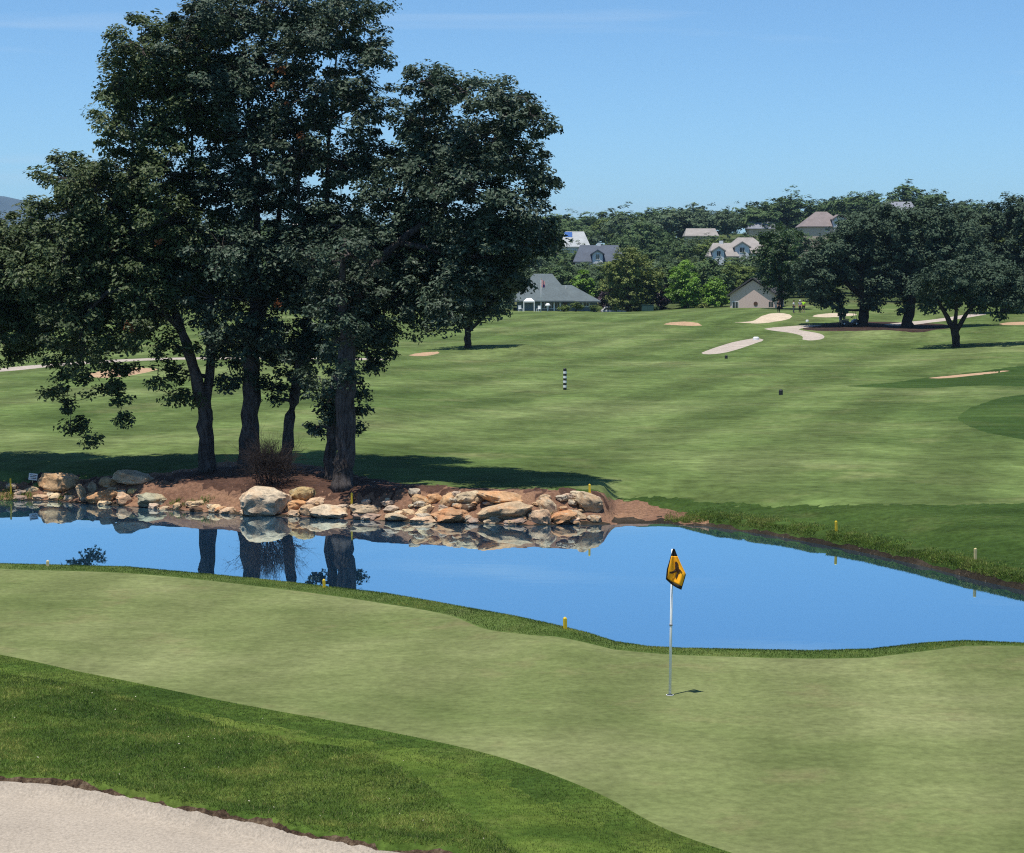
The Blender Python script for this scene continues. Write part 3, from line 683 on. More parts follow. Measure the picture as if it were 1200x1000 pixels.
mid('plum_tree', 'dark purple-leaved tree between the clubhouse and the yellow-green tree', 0, 0, [[(712,368,3),(712,356,2),(712,345,1.5)]],
    [(712,343,8),(706,352,8),(718,352,8),(712,360,8)], 358, 32, M['purpleleaf'], 0.36, 0.6, 40, base=at(711, 358), dyr=1.0)
mid('plum_tree', 'dark purple-leaved tree between the yellow-green tree and the tall lime green tree', 0, 0, [[(775,368,3),(775,356,2),(775,345,1.5)]],
    [(775,341,7),(770,350,8),(780,352,7),(774,359,8)], 354, 33, M['purpleleaf'], 0.36, 0.6, 40, base=at(775, 354), dyr=1.0)
# --- hillside wood
HOUSE_RECT = [(616,318,706,370,345),(853,326,912,366,338),(668,284,740,311,480),(660,269,690,291,560),(829,275,906,305,500),(800,265,844,276,640),
              (876,256,910,268,700),(936,245,994,276,560),(1032,234,1076,250,420),(134,366,166,392,330)]
protos = []
pr = np.random.default_rng(77)
for k in range(9):
    mt = [M['hillleaf_dark'], M['hillleaf_grey'], M['hillleaf_olive'], M['hillleaf_dark'], M['hillleaf_dark'], M['hillleaf_grey'], M['hillleaf_dark'], M['hillleaf_olive'], M['hillleaf_grey']][k]
    C = []; O_ = []
    for q in range(40):
        d = pr.normal(size=3); d /= np.linalg.norm(d); d[2] = d[2]*.75+.25
        cc = d*np.array([0.60, 0.60, 0.42])*pr.uniform(0.45, 1)+np.array([0, 0, 0.45])
        r = pr.uniform(0.13, 0.24)
        for w in range(int(9)):
            sc = cc+pr.normal(size=3)*r*0.55
            m = 20; o = pr.normal(size=(m, 3)); o /= np.linalg.norm(o, axis=1)[:, None]
            C.append(sc+o*(pr.uniform(0, 1, m)**.5)[:, None]*0.085*np.array([1, 1, .6])); O_.append((C[-1]-cc)/r*0.7+d*0.5+np.array([0, 0, .3]))
    C = np.concatenate(C); C[:, 2] = np.maximum(C[:, 2], 0.02+0.1*pr.random(len(C)))
    Vv, Ff = leaves(C, 0.062, pr, 0.4, 0.62, np.concatenate(O_))
    protos.append(np_mesh('hillside_tree', Vv, [Ff])); protos[-1].materials.append(mt)
cnt = 0
rows = np.exp(np.linspace(math.log(354), math.log(830), 17))
for ri, Yr in enumerate(rows):
    step = 84 if 3 < ri < 13 else 68
    for px0 in np.arange(-110, 1330, step):
        px = px0+(ri % 2)*step/2+pr.uniform(-.35, .35)*step; Yt = Yr*(1+pr.uniform(-.02, .02))
        hgt = pr.uniform(10, 14.5) if ri > 12 else pr.uniform(8.5, 14) if ri > 2 else pr.uniform(7, 10)
        wid = hgt*pr.uniform(0.8, 1.05)*(1.15 if ri > 4 else 1)*(1.15 if ri > 12 else 1)
        if ri < 1 and (590 < px < 705 or 850 < px < 930): continue
        x, y = (px-600)/2400*Yt, Yt; z = H(x, y)
        def topy(h): return 320-(z+h*1.08-CAMZ)/Yt*2400
        half = wid*0.8*2400/Yt; ok = True
        lim = None; rais = False
        for x0, y0, x1, y1, hy in HOUSE_RECT:
            if px+half > x0 and px-half < x1 and Yt < hy+4:
                if abs(Yt-hy) < 9 and x0-half*.5 < px < x1+half*.5: ok = False; break
                l_ = y1-(y1-y0)*0.36
                lim = l_ if lim is None else max(lim, l_)
                rais |= hy-Yt < 110 and hy > 400
        if ok and lim is not None:
            while topy(hgt) < lim and hgt > 1.6: hgt *= 0.9; wid *= 0.97
            if topy(hgt) < lim: ok = False
            elif rais:
                while topy(hgt*1.05) > lim and hgt < 14: hgt *= 1.05
                wid = min(wid, hgt*1.3)
        if not ok: continue
        if px < 560 and ri % 3 == 1: continue
        if px < 90 and topy(hgt) < 262: hgt *= 0.7
        o = bpy.data.objects.new('hillside_tree', protos[pr.integers(0, 9)]); COL.objects.link(o)
        o.location = (x, y, z-0.3); o.scale = (wid, wid, hgt); o.rotation_euler = (0, 0, pr.uniform(0, 6.28))
        tag(o, 'rounded dark evergreen tree in the wood covering the far hillside', 'tree', 'trees of the far hillside wood')
        cnt += 1
print('hillside trees', cnt)
# ------------------------------------------------------------------ rocks along the far bank
def stone_mat():
    t = NT('bank_stone')
    oi = t.n('ShaderNodeObjectInfo'); v = t.obj()
    mp = t.n('ShaderNodeVectorMath', operation='ADD'); t.l(v, mp.inputs[0])
    cv = t.n('ShaderNodeCombineXYZ'); t.l(oi.outputs['Random'], cv.inputs[0]); 
    ml = t.n('ShaderNodeVectorMath', operation='SCALE'); t.l(cv.outputs[0], ml.inputs[0]); ml.inputs['Scale'].default_value = 40
    t.l(ml.outputs[0], mp.inputs[1]); vv = mp.outputs[0]
    a = t.noise(2.2, 5, 0.65, vec=vv, dist=0.6); f = t.noise(11, 5, 0.75, vec=vv)
    col = t.mix(1.0, oi.outputs['Color'], t.grey(t.rng(a, 0.3, 0.7, 0.62, 1.38)), 'MULTIPLY')
    warm = t.noise(1.6, 4, vec=vv)
    col = t.mix(t.rng(warm, 0.5, 0.68, 0, 0.45), col, t.mix(1.0, col, (1.25, .85, .58), 'MULTIPLY'))
    lich = t.noise(3.6, 5, 0.7, vec=vv)
    col = t.mix(t.rng(lich, 0.58, 0.66, 0, 0.5), col, (.42,.42,.34))
    col = t.mix(1.0, col, t.grey(t.rng(f, 0.3, 0.7, 0.72, 1.22)), 'MULTIPLY')
    cr = t.noise(5, 6, 0.8, vec=vv)
    col = t.mix(t.rng(cr, 0.36, 0.30, 0, 0.55), col, (.05,.035,.025))
    # damp stain just above the waterline
    t.base(col, 0.85, 0.2); t.bump(f, 0.9, 0.05)
    return t.m
M['stone'] = stone_mat()
bm = bmesh.new(); bmesh.ops.create_icosphere(bm, subdivisions=4, radius=1)
ICO = np.array([v.co[:] for v in bm.verts]); ICF = np.array([[v.index for v in f.verts] for f in bm.faces]); bm.free()
def rock_verts(rng, rx, ry, rz, slab=False, angular=0.85):
    P = np.sign(ICO)*np.abs(ICO)**0.74
    q_ = rng.normal(size=3)*0.18; P[:, 0] += P[:, 2]*q_[0]; P[:, 2] += P[:, 0]*q_[1]
    for k in range(15 if not slab else 11):
        n = rng.normal(size=3); n /= np.linalg.norm(n)
        dcut = rng.uniform(0.72, 1.12)
        e = P@n-dcut; m = e > 0
        P[m] -= e[m][:, None]*n*0.96
    s0 = rng.uniform(0, 90)
    P = P/np.abs(P).max(0)
    nz = np.array([mnoise.fractal(Vector(p*1.7+s0), 0.9, 2.1, 4) for p in P])
    P = P*(1+0.17*nz[:, None])
    nz2 = np.array([mnoise.noise(Vector(p*6+s0)) for p in P])
    P = P*(1+0.035*nz2[:, None])
    return P/np.abs(P).max(0)*np.array([rx, ry, rz])
TAN, CRM, GRY, ORG, PNK, OLV, DRK, PUR = (.46,.33,.20), (.60,.49,.33), (.45,.38,.28), (.50,.31,.17), (.52,.40,.29), (.38,.31,.17), (.10,.07,.05), (.33,.26,.22)
ROCKS = [
 (44,554,93,579,TAN,'broad brown-tan boulder behind the waterline, biggest at the left end of the bank',0),
 (28,570,45,578,CRM,'small cream stone at the left foot of the broad brown-tan boulder',0),
 (49,573,59,579,CRM,'tiny pale yellow stone in front of the middle of the broad brown-tan boulder',0),
 (38,579,57,587,PNK,'pinkish flat stone at the waterline below the small cream stones',0),
 (56,577,71,587,CRM,'low pale stone touching the right end of the pinkish flat waterline stone',0),
 (75,580,89,588,CRM,'short white flat stone at the waterline under the brown-tan boulder',0),
 (88,564,102,588,CRM,'pale slab leaning left on end beside the broad brown-tan boulder',-28),
 (101,562,115,579,GRY,'grey-green slab standing on end right of the leaning pale slab',-15),
 (98,573,138,591,ORG,'wide orange sloping slab under the standing grey-green slab',4),
 (13,580,31,588,PUR,'purple-grey flat stone at the waterline by the left yellow stake',0),
 (131,553,180,571,GRY,'long grey-tan rock lying highest on the left bank with its end pointing right',7),
 (115,559,136,573,TAN,'tan rock wedged against the left end of the long grey-tan rock',0),
 (136,576,154,594,PNK,'pale triangular rock at the water right of the wide orange slab',0),
 (113,586,131,595,CRM,'low whitish stone in the water in front of the wide orange slab',0),
 (149,572,161,580,(.5,.42,.2),'small yellowish stone on the dirt above the triangular rock',0),
 (160,578,193,596,(.36,.37,.29),'greenish-grey angular rock right of the triangular rock at the water',0),
 (184,592,201,599,GRY,'low flat grey stone at the right foot of the greenish-grey rock',0),
 (201,585,213,599,CRM,'upright cream stone between two tufts of green weeds',18),
 (222,586,241,595,CRM,'flat pale stone lying on a dark one left of the upright creamy stone pair',-4),
 (222,593,241,602,DRK,'dark wet stone at the waterline under a flat pale stone',0),
 (244,586,262,602,CRM,'pale rounded stone left of the giant boulder',15),
 (257,594,277,604,PNK,'low pinkish stone tucked against the left side of the giant boulder',0),
 (272,572,337,608,(.56,.50,.40),'giant pale rugged boulder at the water under the bare twiggy bush',0),
 (339,570,368,589,OLV,'rounded olive-grey rock sitting on the dirt right of the giant boulder',0),
 (334,585,358,600,ORG,'orange-brown stone between the giant boulder and the stacked pinkish rocks',0),
 (336,597,352,608,PNK,'low pale wedge at the water right of the giant boulder',0),
 (356,580,380,595,PNK,'pinkish-tan rock, upper of the two stacked left of the long whitish rock',-12),
 (350,590,371,607,(.5,.37,.25),'pinkish-tan rock, lower of the two stacked left of the long whitish rock',0),
 (364,593,411,610,(.54,.48,.38),'long whitish rock at the water under the left oak-side yellow stake',5),
 (410,591,458,605,GRY,'long grey flat-topped slab at the water right of the yellow stake by the thick trunk',3),
 (414,600,448,612,PUR,'grey-purple stone at the waterline beneath the long flat-topped slab',0),
 (450,600,479,613,GRY,'low grey stone at the waterline at the left end of the stacked rock wall',0),
 (470,592,489,605,CRM,'cream stone in the left end of the wall above the low grey stone',20),
 (476,604,513,614,PNK,'long flat pinkish stone at the waterline under the cream slab',0),
 (485,592,509,606,CRM,'cream slab leaning in the left part of the stacked wall',-18),
 (481,577,507,594,TAN,'tan-grey block in the top row at the left end of the stacked wall',12),
 (499,577,517,591,ORG,'small orange block in the top row of the stacked wall',0),
 (515,577,534,597,(.5,.37,.23),'tall tan block in the top row left of the big pale block',0),
 (532,575,562,593,(.5,.43,.31),'big pale rounded block in the middle of the top row of the wall',0),
 (531,589,563,599,DRK,'dark flat stone under the big pale rounded block',0),
 (507,594,558,614,(.44,.28,.17),'wide orange-brown block in the bottom row of the stacked wall',0),
 (544,605,563,615,PUR,'small arched grey stone at the waterline right of the orange-brown block',0),
 (560,576,620,592,(.48,.32,.19),'long orange slab topping the middle of the stacked wall',2),
 (562,587,626,612,(.47,.38,.27),'largest block of the stacked wall, pale and orange streaked, under the long slab',0),
 (566,608,587,618,GRY,'flat grey stone at the waterline left under the largest wall block',0),
 (588,606,618,618,PUR,'purple-grey flat stone at the waterline right under the largest wall block',0),
 (620,595,645,616,PNK,'tan-grey pointed block right of the largest wall block',0),
 (626,578,656,602,GRY,'greenish-grey block resting on the pointed block in the right part of the wall',14),
 (643,591,677,616,(.46,.29,.17),'orange wedge-shaped block near the right end of the wall',-14),
 (665,590,692,610,GRY,'thin grey slab leaning down right of the orange wedge-shaped block',38),
 (673,578,706,601,(.44,.38,.28),'grey-tan boulder with yellow lichen closing the right end of the wall',8)]
rk = np.random.default_rng(303)
for x0, y0, x1, y1, colr, lab, rot in ROCKS:
    g = G((x0+x1)/2, y1-2.5)
    if g[2] < 0.02:
        u = g[0]/g[1]; g[1] = float(np.interp(u, SH_U, SH_Y))+0.15; g[0] = u*g[1]; g[2] = 0
    sc = PPM(g[1]); rx, rz = (x1-x0)/sc/2*1.13, (y1-y0)/sc/2*1.06
    rot_ = R(rot)
    if abs(rot) > 10:
        cs, sn = abs(math.cos(rot_)), abs(math.sin(rot_)); k = max(cs*cs-sn*sn, 0.5)
        rx, rz = max((rx*cs-rz*sn)/k, rz*0.3), max((rz*cs-rx*sn)/k, rx*0.45) if abs(rot) < 30 else rz*0.5
    ry = min(max(rx*0.75, rz*0.8), 1.1)
    P = rock_verts(rk, rx, ry, rz, slab=rx > 1.6*rz)
    P = P[:, :]
    c_, s_ = math.cos(rot_), math.sin(rot_)
    P = np.stack([P[:, 0]*c_+P[:, 2]*s_, P[:, 1], -P[:, 0]*s_+P[:, 2]*c_], 1)
    zmin = P[:, 2].min()
    o = link_mesh('rock', np_mesh('rock', P, [ICF], True), M['stone'])
    o.location = (g[0], g[1]+ry*0.55, max(g[2], -0.1)-zmin-0.13)
    o.rotation_euler = (0, 0, rk.uniform(-.25, .25)); o.color = (*[min(c*k_, .8) for c, k_ in zip(colr, (1.02, .92, .80))], 1)
    o.data.set_sharp_from_angle(angle=R(32)) if hasattr(o.data, 'set_sharp_from_angle') else None
    tag(o, lab, 'rock', 'rocks lining the far pond bank')

# small stones that chink the gaps
small = []
for k in range(5):
    P = rock_verts(rk, .5, .42, .30)
    small.append(np_mesh('small_stone', P, [ICF], True)); small[-1].materials.append(M['stone']); small[-1].set_sharp_from_angle(angle=R(32))
for k in range(95):
    px = rk.uniform(452, 700) if k < 60 else rk.uniform(10, 450)
    u = (px-600)/2400; ysh_ = float(np.interp(u, SH_U, SH_Y)); y_ = ysh_+rk.uniform(.05, 1.5 if k < 60 else 1.3); x_ = u*y_
    o = bpy.data.objects.new('small_stone', small[k % 5]); COL.objects.link(o)
    s_ = rk.uniform(.25, .6); o.scale = (s_*rk.uniform(.8, 1.4), s_, s_*rk.uniform(.7, 1.1)); o.rotation_euler = (0, 0, rk.uniform(0, 6.3))
    o.location = (x_, y_, H(x_, y_)+s_*.08); cc = [TAN, CRM, ORG, GRY, PNK][rk.integers(0, 5)]; o.color = (*cc, 1)
    tag(o, 'small stone chinked among the bigger rocks of the far pond bank', 'stone', 'small stones chinking the rocky bank')

# ------------------------------------------------------------------ bare bush on the giant boulder
def bare_bush():
    b = G(315, 580); b[1] += 0.9; b[2] = H(b[0], b[1])
    rng = np.random.default_rng(8); mb = MB()
    def br(p, d, L, r, lev):
        q = p+d*L
        mb.tube([p, (p+q)/2+rng.normal(size=3)*0.05*L, q], [r, r*.8, r*.55], 3, False)
        if lev:
            for k in range(rng.integers(3, 5)):
                nd = d+rng.normal(size=3)*0.5; nd[2] += 0.08; nd /= np.linalg.norm(nd)
                br(p+d*L*rng.uniform(.45, 1), nd, L*rng.uniform(.55, .85), r*.6, lev-1)
    for k in range(48):
        d = np.array([rng.normal()*0.5, rng.normal()*0.45, 1.0]); d /= np.linalg.norm(d)
        br(np.array([rng.normal()*0.26, rng.normal()*0.2, -0.1]), d, rng.uniform(.75, 1.15), 0.018, 3)
    o = mb.build('bare_bush', plain('dry_twigs', (.045,.036,.033), 0.9, 0.1)); o.location = b
    tag(o, 'leafless grey-brown twiggy bush behind the giant pale boulder', 'bush')
bare_bush()

# ------------------------------------------------------------------ stakes, post, sign, flag
M['yellow'] = plain('yellow_paint', (.72,.50,.03), 0.5, 0.4); M['whitepaint'] = plain('white_paint', (.8,.8,.78), 0.45, 0.5, 0.05)
M['blackpaint'] = plain('black_paint', (.015,.015,.017), 0.5, 0.4); M['palewood'] = plain('weathered_yellow_paint', (.62,.52,.26), 0.7, 0.2)
def stake(px, yt, yb, lab, mat, w=0.075, base=None):
    g = G(px, yb) if base is None else base
    h = (yb-yt)/PPM(g[1])
    o = MB(); o.box(-w/2, w/2, -w/2, w/2, -0.12, h-0.03)
    o.add([(-w/2,-w/2,h-.03),(w/2,-w/2,h-.03),(w/2,w/2,h-.03),(-w/2,w/2,h-.03),(0,0,h)], [(0,1,4),(1,2,4),(2,3,4),(3,0,4)])
    ob = o.build('hazard_stake', mat, bevel=0.004); ob.location = g; ob.rotation_euler = (0, R((px*7) % 5-2.5), R(px % 40))
    tag(ob, lab, 'stake', 'yellow water hazard stakes round the pond')
stake(13, 560, 579, 'yellow stake on the left bank by the white sign', M['yellow'])
stake(412, 577, 592, 'yellow stake in front of the thickest oak trunk', M['yellow'])
stake(691, 567, 580, 'yellow stake behind the lichen-spotted boulder at the right end of the wall', M['yellow'])
stake(980, 610, 623, 'yellow stake on the grassy far shore above the flag, nearer the middle of the pond', M['yellow'])
stake(1143, 642, 656, 'weathered yellow stake on the right grassy shore, farthest right of all', M['palewood'])
b_ = PZ(663, 737.5, 3.66); b_[1] -= .25; b_[0] = b_[1]*(663-600)/2400; b_[2] = H(b_[0], b_[1])
stake(663, 721.5, 736, 'yellow stake on the crest of the mound behind the green', M['yellow'], 0.055, b_)
stake(56, 656, 663.5, 'pale stake tip on the crest behind the left end of the green', M['palewood'], 0.06)
stake(380, 678, 689, 'yellow stake on the crest behind the green under the trunk reflections', M['yellow'], 0.05)
def striped_post():
    g = G(662, 457); h = 24.5/PPM(g[1]); r = 0.13
    root = empty('yardage_post', g); tag(root, 'black and white banded round yardage post standing in the middle fairway', 'post')
    n = 9
    mbs = {'whitepaint': MB(), 'blackpaint': MB()}
    k = 0
    for i in range(n):
        (mbs['blackpaint' if i % 2 == 0 else 'whitepaint']).tube([(0,0,h*i/n),(0,0,h*(i+1)/n)], r, 14)
    p = mbs['whitepaint'].build('white_bands', M['whitepaint'], root); p = mbs['blackpaint'].build('black_bands', M['blackpaint'], root)
    c = MB().tube([(0,0,h),(0,0,h+.05)], [r*.95, r*.5], 14).build('cap', M['blackpaint'], root)
striped_post()
def marker(px, yb, h, w, lab, mat, name='tee_marker'):
    g = G(px, yb); o = MB(); o.tube([(0,0,-.05),(0,0,h*.8),(0,0,h)], [w/2, w/2, w*.3], 10)
    ob = o.build(name, mat, smooth=False); ob.location = g; tag(ob, lab, 'marker')
marker(915, 463, 0.4, 0.3, 'short black cylinder marker in the mid fairway right of the striped post', M['blackpaint'], 'fairway_marker')
marker(851, 420.5, 0.34, 0.3, 'short black cylinder marker just below the straight strip of path', M['blackpaint'], 'fairway_marker')
marker(886, 398.5, 0.35, 0.7, 'low white rounded marker at the far end of the straight strip of path', M['whitepaint'], 'path_marker')
marker(946, 377.5, 0.28, 0.4, 'small white rounded marker on the grass left of the golf cart', M['whitepaint'], 'path_marker')
def sign():
    g = G(38, 566); sc = PPM(g[1])
    root = empty('notice_sign', g, R(6)); tag(root, 'small white notice board tilted on a short stake by the left bank', 'sign')
    w, h, z0 = 10/sc, 8/sc, 3.2/sc
    b = MB().box(-w/2, w/2, -.015, .015, z0, z0+h).build('board', M['whitepaint'], root, bevel=0.005)
    b.rotation_euler = (0, R(7), 0)
    ink = MB()
    for i, (a, c) in enumerate([(-.38,.40),(-.32,.34),(-.2,.38)]):
        zz = z0+h*(0.76-0.24*i); ink.box(w*a, w*c, -.021, -.0155, zz-h*.045, zz+h*.045)
    ink.build('lettering', M['blackpaint'], b)
    MB().box(-.02, .02, .016, .05, -.1, z0+h*.7).build('stake', M['palewood'], root)
sign()
def flagstick():
    g = G(785, 815); sc = PPM(g[1])
    root = empty('flagstick', g); tag(root, 'white flagstick in the green with a drooping golden yellow flag', 'flagstick')
    def L(px, py, dy=0):
        p = PY(px, py, g[1]+dy)-g; return p
    top = L(788, 643.5); bot = np.array([0, 0, -0.08])
    MB().tube([bot, L(786.3, 735), top], [0.021, 0.019, 0.015], 12).build('pole', M['whitepaint'], root, True)
    MB().tube([L(786.25, 733.5)-[0,0,0], L(786.3, 731)], [0.024, 0.024], 12).build('ferrule', plain('ferrule_metal', (.3,.3,.32), 0.4, 0.5), root, True)
    # cloth hangs in soft folds from the head of the pole
    NU, NV = 26, 34
    lft = np.array([(788.5,643),(785,655),(781.5,667),(780.5,679)]); rgt = np.array([(790.5,643.5),(794,652),(799,663),(804,673)])
    botl = np.array([(780.5,679),(786,684.5),(792,688.5),(798.5,691.5)])
    def lerp(P, t): return np.stack([np.interp(t, np.linspace(0, 1, len(P)), P[:, i]) for i in (0, 1)], -1)
    tl = np.linspace(0, 1, NV); pts = np.zeros((NV, NU, 3))
    def cloth(u, v, off=0.0):
        a = lerp(lft, v); 
        b = np.where((v < .72)[..., None], lerp(rgt, np.minimum(v/.72, 1)), lerp(np.array([(804,673),(801.5,682),(798.5,691.5)]), np.clip((v-.72)/.28, 0, 1)))
        q = a*(1-u)[..., None]+b*u[..., None]
        bl = lerp(botl, u); q = q+(bl-lerp(np.array([(780.5,679),(798.5,691.5)]), u))*(v**6)[..., None]
        d = 0.028*np.sin(u*7.5+v*2.0)*(0.3+v)+0.012*np.sin(u*15-v*4)*v+0.05*v
        out = np.zeros(q.shape[:-1]+(3,))
        for i in np.ndindex(q.shape[:-1]): out[i] = PY(q[i][0], q[i][1], g[1]-0.045-d[i]-off)-g
        return out
    Ug, Vg = np.meshgrid(np.linspace(0, 1, NU), tl)
    P = cloth(Ug, Vg)
    mb = MB(); bd = MB()
    ix = lambda i, j: i*NU+j
    fs, fb = [], []
    for i in range(NV-1):
        for j in range(NU-1):
            edge = j < 2 or j > NU-3 or i > NV-4 or i < 8
            if j > NU-3 and i < 24 : edge = i < 8
            (fb if edge else fs).append((ix(i,j), ix(i,j+1), ix(i+1,j+1), ix(i+1,j)))
    ym = plain('golden_flag_cloth', (.92,.40,.015), 0.7, 0.2, 0.1, 12)
    tn = ym.node_tree; bs = [n for n in tn.nodes if n.type == 'BSDF_PRINCIPLED'][0]
    def part(faces, name, m, par):
        used = sorted({a for f in faces for a in f}); mp = {a: k for k, a in enumerate(used)}
        o = MB().add(P.reshape(-1, 3)[used], [[mp[a] for a in f] for f in faces]).build(name, m, par, True)
        s = o.modifiers.new('thickness', 'SOLIDIFY'); s.thickness = 0.004; return o
    fl = part(fs, 'flag', ym, root)
    bk = plain('black_flag_trim', (.02,.016,.012), 0.7, 0.2)
    part(fb, 'border', bk, fl)
    # dark emblem: round head over a body with a spread arm, legs and club
    def emb(poly):
        c = cloth(np.array([a for a, b in poly]), np.array([b for a, b in poly]), 0.012)
        return c
    em = MB()
    shapes = [[(.50,.44),(.56,.40),(.66,.39),(.74,.43),(.76,.49),(.70,.54),(.60,.54),(.52,.50)],
              [(.48,.50),(.62,.53),(.70,.56),(.72,.66),(.64,.72),(.55,.70),(.48,.62)],
              [(.48,.60),(.44,.66),(.30,.71),(.17,.74),(.16,.78),(.30,.77),(.46,.72),(.54,.68)],
              [(.54,.70),(.62,.71),(.60,.80),(.54,.86),(.50,.82)],
              [(.66,.58),(.78,.62),(.84,.70),(.80,.71),(.74,.66),(.66,.66)]]
    for s_ in shapes:
        c = emb(s_); cen = c.mean(0); V_ = [cen]+list(c); n_ = len(c)
        em.add(V_, [(0, 1+i, 1+(i+1) % n_) for i in range(n_)])
    eo = em.build('emblem', plain('dark_emblem', (.06,.03,.015), 0.7, 0.2), fl)
    s = eo.modifiers.new('thickness', 'SOLIDIFY'); s.thickness = 0.003
    cup = MB().tube([(0,0,0.004),(0,0,0.010)], 0.054, 20).build('cup', M['whitepaint'], root)
    MB().tube([(0,0,0.0102),(0,0,0.0125)], 0.044, 20).build('hole', M['blackpaint'], cup)
flagstick()
# ------------------------------------------------------------------ houses
def roof_mat(name, c):
    t = NT(name); f = t.noise(3.5, 4, 0.7, vec=t.obj(), stretch=(1, 1, 3)); a = t.noise(0.5, 3, vec=t.obj())
    col = t.mix(1.0, tuple(c), t.grey(t.rng(f, 0.3, 0.7, 0.78, 1.2)), 'MULTIPLY')
    col = t.mix(1.0, col, t.grey(t.rng(a, 0.3, 0.7, 0.88, 1.12)), 'MULTIPLY')
    t.base(col, 0.85, 0.25); t.bump(f, 0.6, 0.04); return t.m
M['roof_green'] = roof_mat('grey_green_shingles', (.105,.13,.135)); M['roof_slate'] = roof_mat('slate_shingles', (.085,.10,.125))
M['roof_pale'] = roof_mat('pale_shingles', (.36,.38,.38)); M['roof_tan'] = roof_mat('tan_shingles', (.29,.265,.24)); M['roof_brown'] = roof_mat('brown_shingles', (.21,.175,.165))
M['roof_grey'] = roof_mat('grey_shingles', (.22,.23,.26)); M['roof_dark'] = roof_mat('dark_shingles', (.07,.065,.065))
M['wall_grey'] = plain('blue_grey_siding', (.14,.17,.19), 0.8, 0.2); M['wall_tan'] = plain('pinkish_tan_stucco', (.62,.47,.41), 0.9, 0.1)
M['wall_white'] = plain('white_stucco', (.68,.68,.68), 0.85, 0.15, 0.06); M['wall_cream'] = plain('cream_stucco', (.55,.45,.34), 0.85, 0.15)
M['trimwhite'] = plain('white_trim', (.72,.72,.70), 0.6, 0.3, 0.05); M['glass'] = plain('dark_window_glass', (.02,.025,.03), 0.08, 0.6, 0.3)
M['brownwood'] = plain('brown_wood', (.10,.055,.035), 0.7, 0.2)
def roof_mb(x0, x1, y0, y1, ze, ra, rb, zr, th=0.22, mb=None):
    """eave rectangle at ze, ridge from ra=(x,y) to rb at zr"""
    mb = mb or MB()
    xr = abs(rb[0]-ra[0]) >= abs(rb[1]-ra[1])
    V = [(x0,y0,ze),(x1,y0,ze),(x1,y1,ze),(x0,y1,ze),(*ra,zr),(*rb,zr)]
    top = [(0,1,5,4),(2,3,4,5),(3,0,4),(1,2,5)] if xr else [(3,0,4,5),(1,2,5,4),(0,1,4),(2,3,5)]
    W = [(a, b, c-th) for a, b, c in V]
    mb.add(V+W, top+[tuple(i+6 for i in reversed(f)) for f in top]+[(0,6,7,1),(1,7,8,2),(2,8,9,3),(3,9,6,0)])
    return mb
def window(par, x, z, w, h, yf, frame=None, pane_m=None):
    f = MB()
    e = 0.09
    f.box(x-w/2-e, x+w/2+e, yf-0.07, yf-0.004, z-e, z); f.box(x-w/2-e, x+w/2+e, yf-0.07, yf-0.004, z+h, z+h+e)
    f.box(x-w/2-e, x-w/2, yf-0.07, yf-0.004, z, z+h); f.box(x+w/2, x+w/2+e, yf-0.07, yf-0.004, z, z+h)
    f.box(x-.03, x+.03, yf-0.06, yf-0.004, z, z+h)
    fo = f.build('window', frame or M['trimwhite'], par)
    p = MB(); p.box(x-w/2, x-.03, yf-0.035, yf-0.006, z, z+h); p.box(x+.03, x+w/2, yf-0.035, yf-0.006, z, z+h)
    p.build('pane', pane_m or M['glass'], fo)
def gable_wall(mb, x0, x1, y0, y1, zb, ze, xr, zr):
    mb.prism([(x0,zb),(x1,zb),(x1,ze),(xr,zr),(x0,ze)], y0, y1); return mb

def hroot(name, label, px, Y, zb, rz=0):
    p = PY(px, 360, Y); root = empty(name, (p[0], Y, zb), rz); tag(root, label, 'house'); return root
# grey clubhouse
Yh = 345; zb = H(PY(660, 366, Yh)[0], Yh)-0.1; sc = PPM(Yh); q = lambda px: (px-660)/sc
r = hroot('clubhouse', 'grey clubhouse with a big grey-green stepped hip roof beside the lone oak on the fairway', 660, Yh, zb)
ztop = lambda py: PY(660, py, Yh)[2]-zb
MB().box(q(606), q(700), 0.6, 12, -1.0, ztop(353)+.1).build('wall', M['wall_grey'], r)
rf = roof_mb(q(600), q(673), -0.3, 13, ztop(352.5), (q(626), 6), (q(648), 6), ztop(321)).build('roof', M['roof_green'], r)
roof_mb(q(640), q(704), -0.26, 10, ztop(353), (q(655), 4.5), (q(671), 4.5), ztop(334.5)).build('lower_roof', M['roof_green'], r)
for k, px in enumerate((638, 646, 653)): window(r, q(px), 0.5, 0.75, 1.6, 0.6)
for px in (679, 687): window(r, q(px), 0.9, 0.9, 1.1, 0.6)
for px in (634, 642, 649.5, 656.5):
    MB().box(q(px)-.09, q(px)+.09, 0.10, 0.28, -.3, ztop(353)-.25).build('porch_post', M['trimwhite'], r)
MB().box(q(660), q(664.5), .50, .596, 0, 2.0).build('door', M['brownwood'], r)
MB().tube([(q(664), 3.4, ztop(339)), (q(664), 3.4, ztop(334.5))], 0.10, 8).build('vent_pipe', M['trimwhite'], rf)
